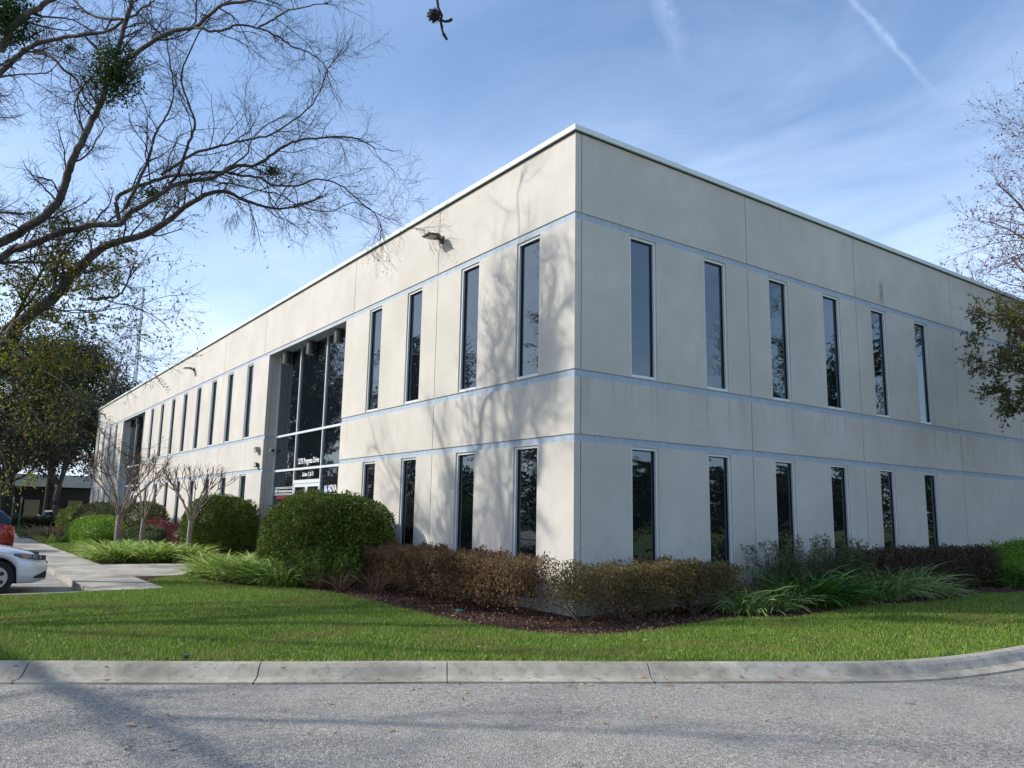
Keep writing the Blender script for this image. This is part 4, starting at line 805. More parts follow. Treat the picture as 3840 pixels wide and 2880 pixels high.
LIMBS = {
 'A': ([(-4.6, -12.8, 2.6), (-6.6, -10.9, 5.0), (-7.14, -8.63, 6.77), (-6.94, -8.26, 7.11), (-6.68, -8.03, 7.25), (-6.53, -7.79, 7.62), (-6.38, -7.7, 8.08), (-6.04, -7.65, 8.37), (-5.86, -7.54, 8.77), (-6.02, -7.4, 9.29), (-5.64, -7.31, 9.56), (-5.51, -7.27, 10.0), (-5.67, -7.15, 10.46), (-5.38, -7.15, 10.73), (-5.4, -7.09, 11.18), (-5.16, -7.05, 11.44), (-5.14, -7.02, 11.82)],0.12,0.05),
 'A1': ([(-5.36, -7.18, 10.25), (-5.1, -6.9, 10.43), (-4.74, -6.64, 10.64), (-4.19, -6.41, 10.63), (-3.84, -6.12, 10.66), (-3.46, -5.98, 10.74), (-2.9, -5.89, 10.69), (-2.75, -5.6, 10.78), (-2.3, -5.39, 10.73)],0.06,0.03),
 'A2': ([(-3.54, -6.18, 10.47), (-3.24, -6.0, 10.31), (-3.32, -5.75, 10.45), (-2.95, -5.58, 10.44), (-2.75, -5.25, 10.4), (-2.55, -4.95, 10.25), (-2.31, -4.77, 10.01), (-2.15, -4.5, 9.9), (-1.79, -4.34, 9.57), (-1.85, -4.23, 9.38)],0.03,0.012),
 'A3': ([(-2.62, -5.29, 10.32), (-2.44, -5.08, 10.49), (-2.08, -4.93, 10.51), (-1.46, -4.8, 10.33), (-1.12, -4.59, 10.26)],0.024,0.01),
 'B': ([(-4.6, -12.8, 2.2), (-6.2, -10.8, 3.2), (-7.75, -8.58, 6.63), (-7.78, -8.27, 6.9), (-7.29, -7.98, 6.99), (-7.04, -7.62, 7.19), (-6.69, -7.39, 7.22), (-6.51, -7.08, 7.32), (-6.16, -6.71, 7.33), (-5.96, -6.56, 7.55), (-5.77, -6.26, 7.8), (-5.48, -5.98, 8.05), (-5.33, -5.66, 8.21), (-4.99, -5.37, 8.23), (-4.88, -5.15, 8.39), (-4.64, -4.93, 8.51), (-4.43, -4.61, 8.55), (-4.12, -4.45, 8.66), (-3.64, -4.2, 8.84), (-3.55, -3.74, 9.03), (-3.31, -3.39, 9.08), (-3.05, -3.09, 9.03), (-2.73, -2.82, 8.76)],0.105,0.015),
 'B2': ([(-6.45, -6.67, 7.42), (-6.22, -6.81, 7.77), (-6.31, -6.68, 8.04), (-5.94, -6.4, 8.15), (-5.51, -6.06, 8.28), (-5.08, -5.65, 8.3), (-5.04, -5.19, 8.46), (-4.79, -4.79, 8.4), (-4.26, -4.6, 8.22), (-4.32, -4.27, 8.17), (-3.91, -3.98, 8.09), (-3.54, -3.69, 8.18), (-3.31, -3.3, 8.09), (-3.25, -2.9, 7.85), (-3.08, -2.54, 7.52), (-2.81, -2.59, 7.03)],0.055,0.01),
 'B3': ([(-6.3, -6.62, 7.72), (-6.06, -6.51, 8.08), (-6.24, -6.32, 8.74), (-6.1, -6.27, 9.17), (-6.32, -6.15, 9.64), (-6.33, -5.99, 10.01), (-6.15, -5.95, 10.47), (-6.42, -6.05, 11.33), (-6.28, -6.19, 11.75)],0.045,0.014),
 'B4': ([(-5.53, -5.97, 8.07), (-5.4, -5.82, 8.54), (-4.92, -5.81, 8.85), (-4.74, -5.77, 9.2), (-4.71, -5.92, 9.54), (-4.68, -6.11, 10.03), (-4.28, -6.11, 10.25), (-3.93, -6.02, 10.62), (-3.94, -5.84, 11.02)],0.04,0.012),
 'B5': ([(-5.67, -6.11, 8.37), (-5.74, -5.82, 8.7), (-5.56, -5.58, 8.92), (-5.17, -5.31, 8.98), (-5.0, -4.98, 9.13), (-4.85, -4.68, 9.25), (-4.67, -4.31, 9.38), (-4.43, -4.01, 9.64), (-4.19, -3.71, 9.97), (-4.06, -3.53, 10.37), (-4.06, -3.39, 10.9), (-3.78, -3.27, 11.16)],0.04,0.012),
 'B6': ([(-5.18, -5.33, 8.3), (-4.86, -5.05, 8.52), (-4.27, -4.86, 8.64), (-4.09, -4.88, 8.73), (-4.05, -4.77, 8.99), (-3.56, -4.67, 9.06), (-3.22, -4.49, 9.13)],0.025,0.01),
 'C': ([(-13.5, -13.5, 1.2), (-11.5, -10.5, 3.3), (-9.66, -8.31, 5.08), (-9.61, -8.19, 5.42), (-9.3, -7.88, 5.87), (-8.79, -7.66, 6.03), (-8.76, -7.42, 6.33), (-8.46, -7.22, 6.76), (-7.95, -7.02, 6.96), (-7.9, -6.78, 7.26), (-7.62, -6.6, 7.36), (-7.24, -6.09, 7.54), (-6.76, -5.78, 7.73), (-6.7, -5.62, 7.92), (-6.43, -5.39, 8.16), (-5.82, -5.12, 8.27), (-5.56, -4.83, 8.28), (-5.46, -4.37, 8.15), (-5.17, -3.84, 8.04), (-4.5, -3.46, 8.07), (-4.26, -3.15, 8.28)],0.19,0.015),
 'C1': ([(-8.04, -6.88, 6.17), (-7.76, -6.8, 6.09), (-7.55, -6.67, 6.1), (-7.28, -6.49, 6.09), (-7.09, -6.39, 6.21), (-6.94, -6.3, 6.51)],0.05,0.02),
 'C2': ([(-8.32, -7.46, 6.22), (-8.71, -7.52, 6.69), (-9.12, -7.42, 7.25), (-8.99, -7.24, 7.66)],0.06,0.03),
 'C3': ([(-8.85, -7.9, 5.78), (-8.28, -7.53, 5.6), (-7.44, -7.15, 5.38), (-6.76, -6.74, 5.04), (-6.48, -6.5, 4.82), (-5.75, -6.35, 4.58), (-5.24, -6.16, 4.29)],0.02,0.006),
 'C4': ([(-9.01, -8.12, 5.45), (-8.63, -7.78, 5.18), (-7.8, -7.39, 5.04), (-7.34, -7.02, 4.95), (-6.83, -6.71, 4.88)],0.03,0.01),
 'C5': ([(-8.69, -8.22, 5.19), (-8.12, -7.99, 4.76), (-7.78, -7.6, 4.46), (-6.95, -7.19, 4.04), (-6.54, -6.75, 3.38), (-6.28, -6.52, 3.01), (-5.95, -6.27, 2.73)],0.02,0.005),
 'C6': ([(-8.59, -7.68, 5.99), (-7.97, -7.18, 5.78), (-7.38, -6.72, 5.78), (-7.03, -6.29, 5.87), (-6.54, -6.1, 5.86), (-6.37, -5.81, 6.0), (-5.98, -5.54, 6.02)],0.02,0.006),
 'D': ([(-4.9, -12.8, 3.5), (-8, -10.5, 7.5), (-8.41, -8.99, 10.84), (-8.15, -8.81, 11.05), (-8.04, -8.61, 11.34), (-7.66, -8.39, 11.39), (-7.36, -8.08, 11.47), (-6.74, -7.68, 11.39), (-6.23, -7.29, 11.37), (-5.97, -7.06, 11.54), (-5.83, -6.81, 11.78), (-5.31, -6.63, 11.83)],0.09,0.02),
 'D1': ([(-5.75, -7.09, 11.45), (-6.44, -7.5, 11.7), (-7.0, -7.83, 12.18), (-7.37, -7.9, 12.63)],0.04,0.03),
 'D2': ([(-8.21, -8.42, 11.45), (-7.51, -8.17, 11.11), (-7.1, -7.92, 10.69), (-7.11, -7.66, 10.53), (-6.82, -7.51, 10.1), (-6.57, -7.33, 9.75)],0.04,0.02),
 'D3': ([(-6.84, -7.67, 11.45), (-6.8, -7.4, 11.22), (-6.67, -7.31, 10.84), (-6.66, -7.66, 9.98), (-6.81, -7.62, 9.63), (-6.71, -7.53, 9.41)],0.03,0.012),
 'E': ([(-5.16, -9.04, 9.68), (-4.93, -8.92, 10.1), (-4.63, -8.7, 10.29), (-4.42, -8.45, 10.51), (-4.2, -8.25, 10.65)],0.08,0.05),
 'F': ([(-7.24, -8.98, 10.2), (-7.22, -8.67, 10.37), (-6.77, -8.23, 10.34), (-6.87, -8.11, 10.56), (-6.37, -7.94, 10.76)],0.025,0.01),
 'H': ([(-5.27, -5.15, 8.26), (-4.96, -4.93, 8.26), (-4.74, -4.52, 8.16), (-4.4, -4.11, 8.04), (-4.14, -3.75, 7.8), (-3.69, -3.35, 7.63), (-3.15, -3.06, 7.73), (-3.12, -2.61, 7.64), (-2.63, -2.25, 7.29), (-2.37, -1.87, 7.22)],0.02,0.005),
}
# ================================================================== TREES
def limb_set(keys):
    out = []
    for k in keys:
        pts, r0, r1 = LIMBS[k]; r0 *= .80; r1 *= .75; c = catmull(pts, 4); out.append((c, r0, r1))
    return out
def tree_from_limbs(name, label, base, trunk_pts, tr, keys, seed, twig_mat, bark_mat, leaf=None, dens=1.0, extra=None, Lmul=1.0, group=None):
    global rng
    rng = np.random.default_rng(seed)
    o = empty(name, base, label, 'tree', group)
    t = MB(); t.polytube(catmull(trunk_pts, 5), tr[0], tr[1], 14); limbs = limb_set(keys)
    for c, r0, r1 in limbs:
        c2 = c + rng.normal(0, .008, c.shape); t.polytube(c2, r0, r1, 8)
    for pts, r0, r1 in (extra or []): t.polytube(catmull(pts, 4), r0, r1, 8); limbs.append((catmull(pts, 4), r0, r1))
    t.build('trunk', bark_mat, o, smooth=True)
    tw = MB(); tips = []
    for c, r0, r1 in limbs:
        P0, L0 = resample3(c, 24); R0 = np.linspace(r0, r1, 24)
        n1 = max(2, int(L0*2.7*dens)); r1max = min(.020, max(.009, r0*.35))
        Q1, R1 = children(P0[None], R0[None], n1, .12 if r0 < .1 else .25, 1, (.5, 1.15), lambda t, K: Lmul*rng.uniform(.7, 1.7, K)*(1.15-.45*t), 7, .20, (0, 0, .02), .5, .35)
        R1 = np.minimum(R1, np.linspace(r1max, r1max*.4, 7)[None]); tw.tubes(Q1, R1, 5)
        Q2, R2 = children(Q1, R1, 8, .12, 1, (.4, 1.1), lambda t, K: Lmul*rng.uniform(.28, .85, K)*(1.1-.4*t), 6, .20, (0, 0, -.01), .6, .4); R2 = np.clip(R2, .0024, .0065); tw.tubes(Q2, R2, 3)
        Q3, R3 = children(Q2, R2, 6, .12, 1, (.4, 1.0), lambda t, K: Lmul*rng.uniform(.10, .40, K), 4, .18, (0, 0, -.02), .7, .5); R3 = np.clip(R3, .0015, .0026); tw.tubes(Q3, R3, 3)
        e, RE = children(P0[None], R0[None], 6, .93, 1, (.05, .5), lambda t, K: Lmul*rng.uniform(.4, .9, K), 6, .16, (0, 0, -.03), .6, .4); RE = np.clip(RE, .003, .01); tw.tubes(e, RE, 3)
        q, rq = children(e, RE, 7, .1, 1, (.4, .9), lambda t, K: rng.uniform(.1, .4, K), 4, .2, (0, 0, -.02)); tw.tubes(q, np.clip(rq, .0017, .004), 3)
        tips.append((Q2, Q3, q))
    tw.build('twigs', twig_mat, o)
    return o, tips
def clump_leaves(name, parent, c, r, n, size, mat, seed=0):
    P_, N_ = ellipsoid_pts(n, c, r, .97, -1); P_ = lumps(P_, c, .34, 3.0/min(r), seed); mb = MB()
    leaves(mb, P_, unit(rdir(n if len(P_) == n else len(P_))+np.array([0, 0, -.3])), size, .55); mb.build(name, mat, parent)
def moss_tuft(mb, p, L, n=26):
    Q = np.empty((n, 5, 3)); Q[:, 0] = np.array(p)+rng.normal(0, .05, (n, 3)); D = unit(rng.normal(0, .5, (n, 3))+np.array([0, 0, -1]))
    for j in range(1, 5): D = unit(D+.35*rng.normal(size=(n, 3))+np.array([0, 0, -.3])); Q[:, j] = Q[:, j-1]+D*(L*rng.uniform(.4, 1, n)/4)[:, None]
    mb.tubes(Q, np.full((n, 5), .0028), 3)

T1, tips = tree_from_limbs('bare_tree', 'large bare tree with spreading twigs and mistletoe reaching in over the upper left', (-4.6,-12.8,.12),
    [(-4.5,-12.9,0),(-4.6,-12.8,1.2),(-4.7,-12.7,2.4),(-4.9,-12.6,3.6),(-5.2,-12.2,4.6)], (.30, .17), ['A','A1','A2','A3','B','B2','B3','B4','B5','B6','D','D1','D2','D3','E','F','H'], 11, MT['twig_bark'], MT['bark_grey'],
    extra=[([(-4.9,-12.6,3.4),(-5.0,-11.6,5.5),(-5.16,-9.2,9.5)], .12, .08), ([(-5.2,-12.2,4.6),(-7.5,-11.5,6.5),(-10,-10,8),(-12.0,-8.2,9)], .1, .02), ([(-7.5,-11.4,6.4),(-9.5,-9.6,6.8),(-11,-7.5,7.6),(-11.8,-5.8,8)], .06, .015), ([(-4.7,-12.7,3),(-3.0,-11.8,5.2),(-1.2,-10.6,7),(.4,-9.8,8.6)], .09, .02),
           ([(-5.2,-12.2,4.6),(-5.5,-11,8),(-5,-10,11),(-4,-9,13.5)], .1, .02), ([(-4.7,-12.7,3.2),(-3.2,-14.2,4.7),(-1.6,-15.1,5.9),(.2,-15.6,6.6),(1.6,-15.6,7.4)], .13, .03), ([(-7.5,-11.4,6.4),(-9.5,-10.4,8.5),(-11,-9.4,11)], .13, .05), ([(-5.2,-12.2,4.6),(-8.5,-12.5,8.5),(-10.5,-12.2,12)], .14, .05), ([(-3.2,-14.2,4.7),(-2.6,-15.8,6.2),(-1.2,-17.4,7.6),(.4,-18.6,9)], .09, .02), ([(-1.6,-15.1,5.9),(-.6,-14.1,7.2),(.6,-13.2,8.8)], .07, .015)])
clump_leaves('mistletoe', T1, (-5.55,-7.15,10.15), (.50,.50,.70), 6500, .055, MT['mistletoe_leaf'], 1)
clump_leaves('mistletoe', T1, (-5.05,-9.0,10.32), (.50,.50,.52), 6000, .055, MT['mistletoe_leaf'], 2)
clump_leaves('mistletoe', T1, (-5.9,-6.22,8.02), (.42,.42,.26), 800, .05, MT['mistletoe_leaf'], 3)
clump_leaves('mistletoe', T1, (-4.35,-4.33,8.45), (.35,.35,.2), 600, .05, MT['mistletoe_leaf'], 4)
clump_leaves('mistletoe', T1, (-6.55,-7.9,10.9), (.3,.3,.25), 260, .05, MT['mistletoe_leaf'], 5)
for p in ((-5.2,-6.9,10.25),(-5.0,-6.75,10.3),(-5.55,-7.1,10.3),(-4.9,-4.8,7.6),(-4.9,-5.5,8.3),(-5.1,-5.9,8.0),(-4.3,-4.6,8.2),(-5.1,-5.3,7.9),(-4.95,-4.95,7.5)): mo = MB(); moss_tuft(mo, p, .38); mo.build('hanging_moss', MT['moss_grey'], T1)
sp_ = MB()
for Q2, Q3, q in tips[:17]:
    i = rng.choice(len(Q3), max(1, int(len(Q3)*.035))); P_ = Q3[i, -1]; leaves(sp_, P_, unit(rdir(len(i))+np.array([0, 0, -.8])), .045, .4)
sp_.build('last_leaves', MT['russet_leaf'], T1)

T2, tips = tree_from_limbs('leafy_tree', 'leaning tree with yellowing green leaves low over the left side', (-13.6,-13.8,.0),
    [(-13.7,-14.0,-.05),(-13.6,-13.8,.8),(-13.3,-13.3,1.5),(-12.6,-12.4,2.2)], (.36, .24), ['C','C1','C2','C3','C4','C5','C6'], 12, MT['twig_bark'], MT['bark_grey'], dens=1.1,
    extra=[([(-10.6,-9.4,4.2),(-9.9,-8.2,4.0),(-9.1,-7.7,4.1),(-8.4,-7.3,4.3)], .05, .015), ([(-9.8,-8.4,5.0),(-9.4,-7.9,4.4),(-8.9,-7.6,3.7),(-8.6,-7.3,3.3)], .035, .01), ([(-9.6,-8.2,5.4),(-9.5,-8.0,6.2),(-9.3,-7.7,7.0),(-8.9,-7.5,7.6)], .05, .015), ([(-10.2,-8.8,4.4),(-9.9,-8.3,3.4),(-9.5,-8.0,2.7),(-9.1,-7.9,2.2)], .03, .008), ([(-10.0,-8.6,4.8),(-9.6,-8.0,4.4),(-9.2,-7.4,4.2),(-8.8,-7.0,4.0)], .03, .008), ([(-9.6,-8.2,5.2),(-9.1,-7.9,4.9),(-8.6,-7.5,4.8),(-8.2,-7.2,4.8)], .03, .008), ([(-9.9,-8.4,5.4),(-9.9,-8.1,5.9),(-9.6,-7.8,6.4),(-9.3,-7.6,6.9)], .04, .01)])
lf = MB()
for li_, (Q2, Q3, q) in enumerate(tips):
    for Q, per, pr in ((Q3, 7, .9), (Q2, 7, .8), (q, 3, .7)):
        K = len(Q)
        for j in range(per):
            f = rng.uniform(.3, .999, K)*(Q.shape[1]-1); i = f.astype(int); u = (f-i)[:, None]; P_ = Q[np.arange(K), i]*(1-u)+Q[np.arange(K), i+1]*u
            far_ = np.clip((P_[:, 0]+8.2)/1.3, 0, 1)      # crown thins towards its outer right end
            kp = rng.random(K) < pr*(1-.93*far_)*(.45+.55*(np.sin(P_[:, 0]*2.2)*np.sin(P_[:, 2]*2.6+1) > -.25))
            kp &= (P_[:, 2] > 4.6) | (rng.random(K) < .30); P_ = P_[kp]; D = unit(rdir(len(P_))+np.array([0, 0, -.7])); leaves(lf, P_+D*.02, D, .064, .48)
lf.build('foliage', MT['tree_leaf'], T2)
def spray(parent, pts, n, rmat, size=.075):
    c = catmull(pts, 6); s = MB(); s.polytube(c, .006, .002, 5); s.build('twig', MT['twig_bark'], parent)
    T_ = unit(np.gradient(c, axis=0)); mb = MB(); red = MB(); N_ = len(c)
    for i in range(n):
        f = i/n*(N_-1.01); k = int(f); u = f-k; p = c[k]*(1-u)+c[k+1]*u; t = T_[k]; side = np.cross(t, [0, 0, 1]); side /= np.linalg.norm(side)
        sgn = 1 if i % 2 else -1; d = unit((t*.55+side*sgn*.5+np.array([0, 0, -.55*sgn-.15]))[None])[0]
        leaves(red if i > n*.90 else mb, (p+d*size*.5)[None], d[None], size*(1.1-.4*i/n), .42, jit=.1)
    mb.build('leaf_spray', MT['tree_leaf'], parent); red.build('red_leaf_tip', MT['leaf_red'], parent)
spray(T2, [(-5.75,-6.35,4.9),(-5.35,-6.2,4.55),(-5.0,-6.08,4.30),(-4.75,-6.0,4.08),(-4.55,-5.95,3.95),(-4.4,-5.88,3.80)], 30, None)
spray(T2, [(-6.54,-6.75,3.38),(-6.28,-6.52,3.05),(-5.95,-6.27,2.73),(-5.75,-6.15,2.52),(-5.62,-6.08,2.42)], 30, None)

# sweetgum overhead: a tree behind the camera whose branch tip hangs into the top of the view
rng = np.random.default_rng(21)
SG = empty('sweetgum_tree', (13.8,-14.5,0), 'sweetgum whose single dark twig with a spiky seed ball hangs from the top', 'tree')
s = MB(); s.polytube(catmull([(13.8,-14.5,-.1),(13.7,-14.4,2.5),(13.5,-14.2,5),(13.2,-14,8),(13,-13.8,11)], 4), .26, .07, 12); s.build('trunk', MT['bark_grey'], SG, smooth=True)
s = MB(); sgl = [([(13.6,-14.3,3.8),(12.2,-12.2,4.9),(10.4,-9.8,5.1),(9.3,-8.4,4.6),(8.92,-8.06,3.8),(8.88,-8.03,3.22)], .07, .0055), ([(13.4,-14.1,6),(11.5,-15.5,7.5),(9.5,-16.5,9)], .06, .02), ([(13.2,-14,7),(14.5,-12,9),(15.5,-10.5,11)], .06, .02), ([(13.2,-14,8),(12.2,-12.5,10),(11.5,-11.5,12)], .05, .02)]
for pts, a, b_ in sgl: s.polytube(catmull(pts, 5), a, b_, 8)
p0 = np.array((8.88,-8.03,3.22)); s.polytube([p0, (8.884,-8.020,3.155),(8.888,-8.010,3.135),(8.886,-8.012,3.118),(8.885,-8.006,3.100)], .0042, .0040, 6); s.polytube([(8.886,-8.012,3.118),(8.882,-8.004,3.096),(8.884,-8.001,3.082)], .0042, .0032, 6)
s.polytube([(8.884,-8.001,3.083),(8.886,-7.995,3.074),(8.888,-7.990,3.066)], .0050, .0036, 6)
s.polytube([(8.886,-8.010,3.122),(8.892,-8.002,3.117),(8.898,-7.992,3.119),(8.903,-7.984,3.126)], .0032, .0045, 6); s.build('branches', MT['twig_dark'], SG, smooth=True)
sb = sphere_mb((8.876,-8.028,3.135), .0165, 16, 10); Dn = rdir(110); K = len(Dn); cc = np.array((8.876,-8.028,3.135)); Q = np.stack([cc+Dn*.014, cc+Dn*.024], 1); sb.tubes(Q, np.tile([.0022, .0003], (K, 1)), 4); sb.build('seed_ball', MT['twig_dark'], SG)

# right tree: trunk on the lawn outside the right edge
def wild_tree(name, label, base, h, spread, seed, bark_mat, twig_mat, nlimb=9, leaf=None, leafn=0, lsize=.06, trunk_r=.25, zlow=.3, dens=1.0, group=None, lowleaf=None, ang=(.35, .95), trunkpts=None, upw=.05):
    global rng
    rng = np.random.default_rng(seed); o = empty(name, base, label, 'tree', group); b0 = np.array(base, float)
    tp = trunkpts or [tuple(b0), tuple(b0+(.1*h*.1, .05, h*.3)), tuple(b0+(rng.normal(0, .3), rng.normal(0, .3), h*.62)), tuple(b0+(rng.normal(0, .5), rng.normal(0, .5), h*.92))]
    c = catmull(tp, 5); t = MB(); t.polytube(c, trunk_r, trunk_r*.18, 12); P0, _ = resample3(c, 20); R0 = np.linspace(trunk_r, trunk_r*.18, 20)
    Q0, RR0 = children(P0[None], R0[None], nlimb, zlow, .97, ang, lambda t, K: spread*rng.uniform(.75, 1.15, K)*(1.12-.55*t), 9, .13, (0, 0, upw), .62, .22); t.tubes(Q0, RR0, 7); t.build('trunk', bark_mat, o, smooth=True)
    tw = MB(); Q1, R1 = children(Q0, RR0, int(9*dens), .18, 1, (.4, 1.05), lambda t, K: spread*.34*rng.uniform(.6, 1.2, K)*(1.15-.5*t), 7, .18, (0, 0, .05), .55, .3); tw.tubes(Q1, R1, 4)
    Q2, R2 = children(Q1, R1, int(8*dens), .15, 1, (.4, 1.05), lambda t, K: spread*.13*rng.uniform(.5, 1.2, K), 5, .2, (0, 0, .03), .6, .4); R2 = np.clip(R2, .003, .01); tw.tubes(Q2, R2, 3)
    Q3, R3 = children(Q2, R2, 4, .2, 1, (.4, 1.0), lambda t, K: spread*.055*rng.uniform(.5, 1.2, K), 4, .2, (0, 0, .0), .7, .5); R3 = np.clip(R3, .0022, .006); tw.tubes(Q3, R3, 3); tw.build('twigs', twig_mat, o)
    if leaf:
        lf = MB(); K = len(Q3); n_ = leafn; i = rng.integers(0, K, n_); f = rng.integers(1, 4, n_); P_ = Q3[i, f]+rng.normal(0, lsize*.4, (n_, 3))
        if lowleaf is not None: kp = rng.random(n_) < lowleaf(P_); P_ = P_[kp]
        leaves(lf, P_, unit(rdir(len(P_))+np.array([0, 0, -.6])), lsize, .5); lf.build('foliage', leaf, o)
    return o
TR = wild_tree('russet_tree', 'bare reddish tree with a few russet leaves rising at the right edge', (2.5,20.8,.12), 13.4, 7.6, 33, MT['bark_grey'], MT['russet_twig'], 24, MT['russet_leaf'], 42000, .08, .28, .38, 1.35, None, lambda P_: np.clip(.20+.6*(15-P_[:, 2])/7, .05, .9))
T4, tips = tree_from_limbs('leafy_tree', 'tree with low green and rust-tipped branches hanging in front of the right wall', (4.7,14.2,.12), [(4.7,14.2,0),(4.65,14.25,1.5),(4.6,14.3,3),(4.5,14.4,5),(4.6,14.6,8)], (.15,.07), [], 35, MT['twig_bark'], MT['bark_grey'], dens=1.5, Lmul=.62,
    extra=[([(4.6,14.3,3.4),(3.4,14.1,5.2),(2.4,13.2,6.5),(1.7,12.3,7.0)], .06, .010), ([(4.6,14.3,3.0),(3.2,13.8,4.6),(2.3,12.6,5.5),(1.75,11.6,5.75)], .05, .009), ([(4.6,14.3,2.8),(3.6,13.8,3.9),(2.7,12.8,4.9),(1.95,12.1,4.95)], .045, .009), ([(3.6,13.9,4.2),(3.0,13.6,4.4),(2.4,13.3,4.5),(1.9,13.3,4.6)], .03, .008), ([(4.6,14.3,4.4),(3.4,14.8,6.2),(2.2,14.6,7.2),(1.5,14.6,7.5)], .05, .009), ([(4.6,14.4,5),(5.6,15.2,7),(6.6,15.8,8.2)], .05, .01), ([(4.6,14.4,4.6),(5.4,13.2,6.2),(6.2,12.4,7.2)], .05, .01), ([(3.4,14.1,5.2),(2.6,13.9,5.9),(1.9,13.5,6.1)], .03, .008)])
lf = MB()
for Q2, Q3, q in tips:
    for Q, per, pr in ((Q3, 6, .9), (Q2, 4, .8), (q, 4, .9)):
        K = len(Q)
        for j in range(per):
            f = rng.uniform(.3, .999, K)*(Q.shape[1]-1); i = f.astype(int); u = (f-i)[:, None]; P_ = Q[np.arange(K), i]*(1-u)+Q[np.arange(K), i+1]*u; P_ = P_[rng.random(K) < pr*(.35+.65*(np.sin(P_[:, 1]*3.1)*np.sin(P_[:, 2]*3.6+1) > -.3))]; D = unit(rdir(len(P_))+np.array([0, 0, -.6])); leaves(lf, P_+D*.02, D, .075, .5)
lf.build('foliage', MT['green_rust_leaf'], T4)

# ---- crepe myrtles cut back to knuckles
def pollard(x, y, zf_, h, R_, nst, label, seed, tr=.11, nsub=4):
    global rng
    rng = np.random.default_rng(seed); z = .12; o = empty('pruned_tree', (x, y, z), label, 'tree', 'pruned multi-stem trees in the bed'); t = MB()
    t.polytube(catmull([(x, y, z-.05), (x+.03, y-.02, z+zf_*.5), (x, y, z+zf_)], 4), tr*1.15, tr*1.05, 10); kn = []
    for i in range(nst):
        a = 2*math.pi*i/nst+rng.uniform(-.3, .3); rr = R_*(.15+.85*math.sqrt(rng.random())) if i % 2 else R_*.97; hh = zf_+(h-zf_)*(.66-.18*rr/R_+rng.uniform(-.05, .05))
        c = catmull([(x+math.cos(a)*.04, y+math.sin(a)*.04, z+zf_-.10), (x+math.cos(a)*rr*.30, y+math.sin(a)*rr*.30, z+zf_+(hh-zf_)*.42), (x+math.cos(a)*rr*.58, y+math.sin(a)*rr*.58, z+zf_+(hh-zf_)*.78), (x+math.cos(a)*rr*.78, y+math.sin(a)*rr*.78, z+hh)], 4); t.polytube(c+np.r_[np.zeros((1, 3)), rng.normal(0, .012, (len(c)-1, 3))], tr*.30, tr*.17, 6)
        kn.append((c[-1], unit((c[-1]-c[-3])[None])[0]))
    t.build('trunk', MT['bark_pale'], o, smooth=True); s = MB()
    for p, d in kn:
        n_ = nsub; D = unit(d[None]*.8+np.array([0, 0, .5])+.42*rng.normal(size=(n_, 3))); L = (h-(p[2]-z))*rng.uniform(.40, .62, n_); Q = np.stack([p+D*L[:, None]*k/4+rng.normal(0, .010, (n_, 3))*(k > 0) for k in range(5)], 1); s.tubes(Q, np.tile(np.linspace(tr*.15, tr*.10, 5), (n_, 1)), 5)
        m_ = 4; D2 = unit(np.repeat(D, m_, 0)*.7+np.array([0, 0, .55])+.38*rng.normal(size=(n_*m_, 3))); b_ = np.repeat(Q[:, -1], m_, 0); L2 = rng.uniform(.4, .9, n_*m_)*(h-(p[2]-z))*.42; Q2 = np.stack([b_+D2*L2[:, None]*k/3+rng.normal(0, .008, D2.shape)*(k > 0) for k in range(4)], 1); s.tubes(Q2, np.tile(np.linspace(tr*.085, tr*.05, 4), (n_*m_, 1)), 4)
    s.build('cut_shoots', MT['bark_tan'], o); return o
pollard(-22.8,-3.35, 1.35, 4.0, 1.48, 15, 'widest pruned bare tree with pale trunk and fanned stems, left of the others', 41, .115, 3)
pollard(-20.0,-3.05, 1.25, 3.35, .72, 7, 'slim pruned bare tree between its two wider neighbours', 42, .075, 3)
pollard(-15.9,-2.45, 1.25, 3.2, .95, 12, 'pruned bare tree nearest the entrance with a dense flat top of shoots', 43, .08, 4)

# ---- background trees at the far end
def bg_tree(name, label, base, h, r, seed, n, mat, size, tr=.35, lean=(0, 0), clumps=9, group=None, tb=None):
    global rng
    rng = np.random.default_rng(seed); o = empty(name, base, label, 'tree', group); b0 = np.array(base, float); t = MB()
    fork = b0+np.array([lean[0]*.5, lean[1]*.5, h*.28]); t.polytube(catmull([b0-(0, 0, .1), b0*.5+fork*.5+rng.normal(0, .15, 3)*(1, 1, 0), fork], 4), tr, tr*.75, 10)
    mb = MB()
    for k in range(clumps):
        a = rng.random()*6.28; q = math.sqrt(rng.random()); cz = h*rng.uniform(.42, .86); rr_ = r*(1.0-.45*(cz/h-.42)/.44)
        c = b0+np.array([lean[0]+math.cos(a)*rr_*q*.75, lean[1]+math.sin(a)*rr_*q*.75, cz]); rc = r*rng.uniform(.32, .52)
        t.polytube(catmull([fork, fork*.5+c*.5+rng.normal(0, .4, 3), c], 4), tr*.42, .04, 6)
        P_, N_ = ellipsoid_pts(n//clumps, c, (rc, rc, rc*.72), .75, -1); P_ = lumps(P_, c, .22, 2.2/rc, k); leaves(mb, P_, rdir(len(P_)), size, .55)
        Q = np.stack([c+(P_[:40]-c)*f for f in (0, .5, 1.02)], 1); t.tubes(Q, np.tile([.05, .03, .012], (len(Q), 1)), 3)
    t.build('trunk', tb or MT['bark_dark'], o); mb.build('crown', mat, o); return o
GB = 'trees beyond the far end of the building'
bg_tree('shade_tree', 'dark evergreen tree rising behind the far roof end beside the mast', (-77,4.0,.1), 14.6, 6.4, 51, 26000, MT['dark_leaf'], .24, .4, (0, 0), 14, GB)
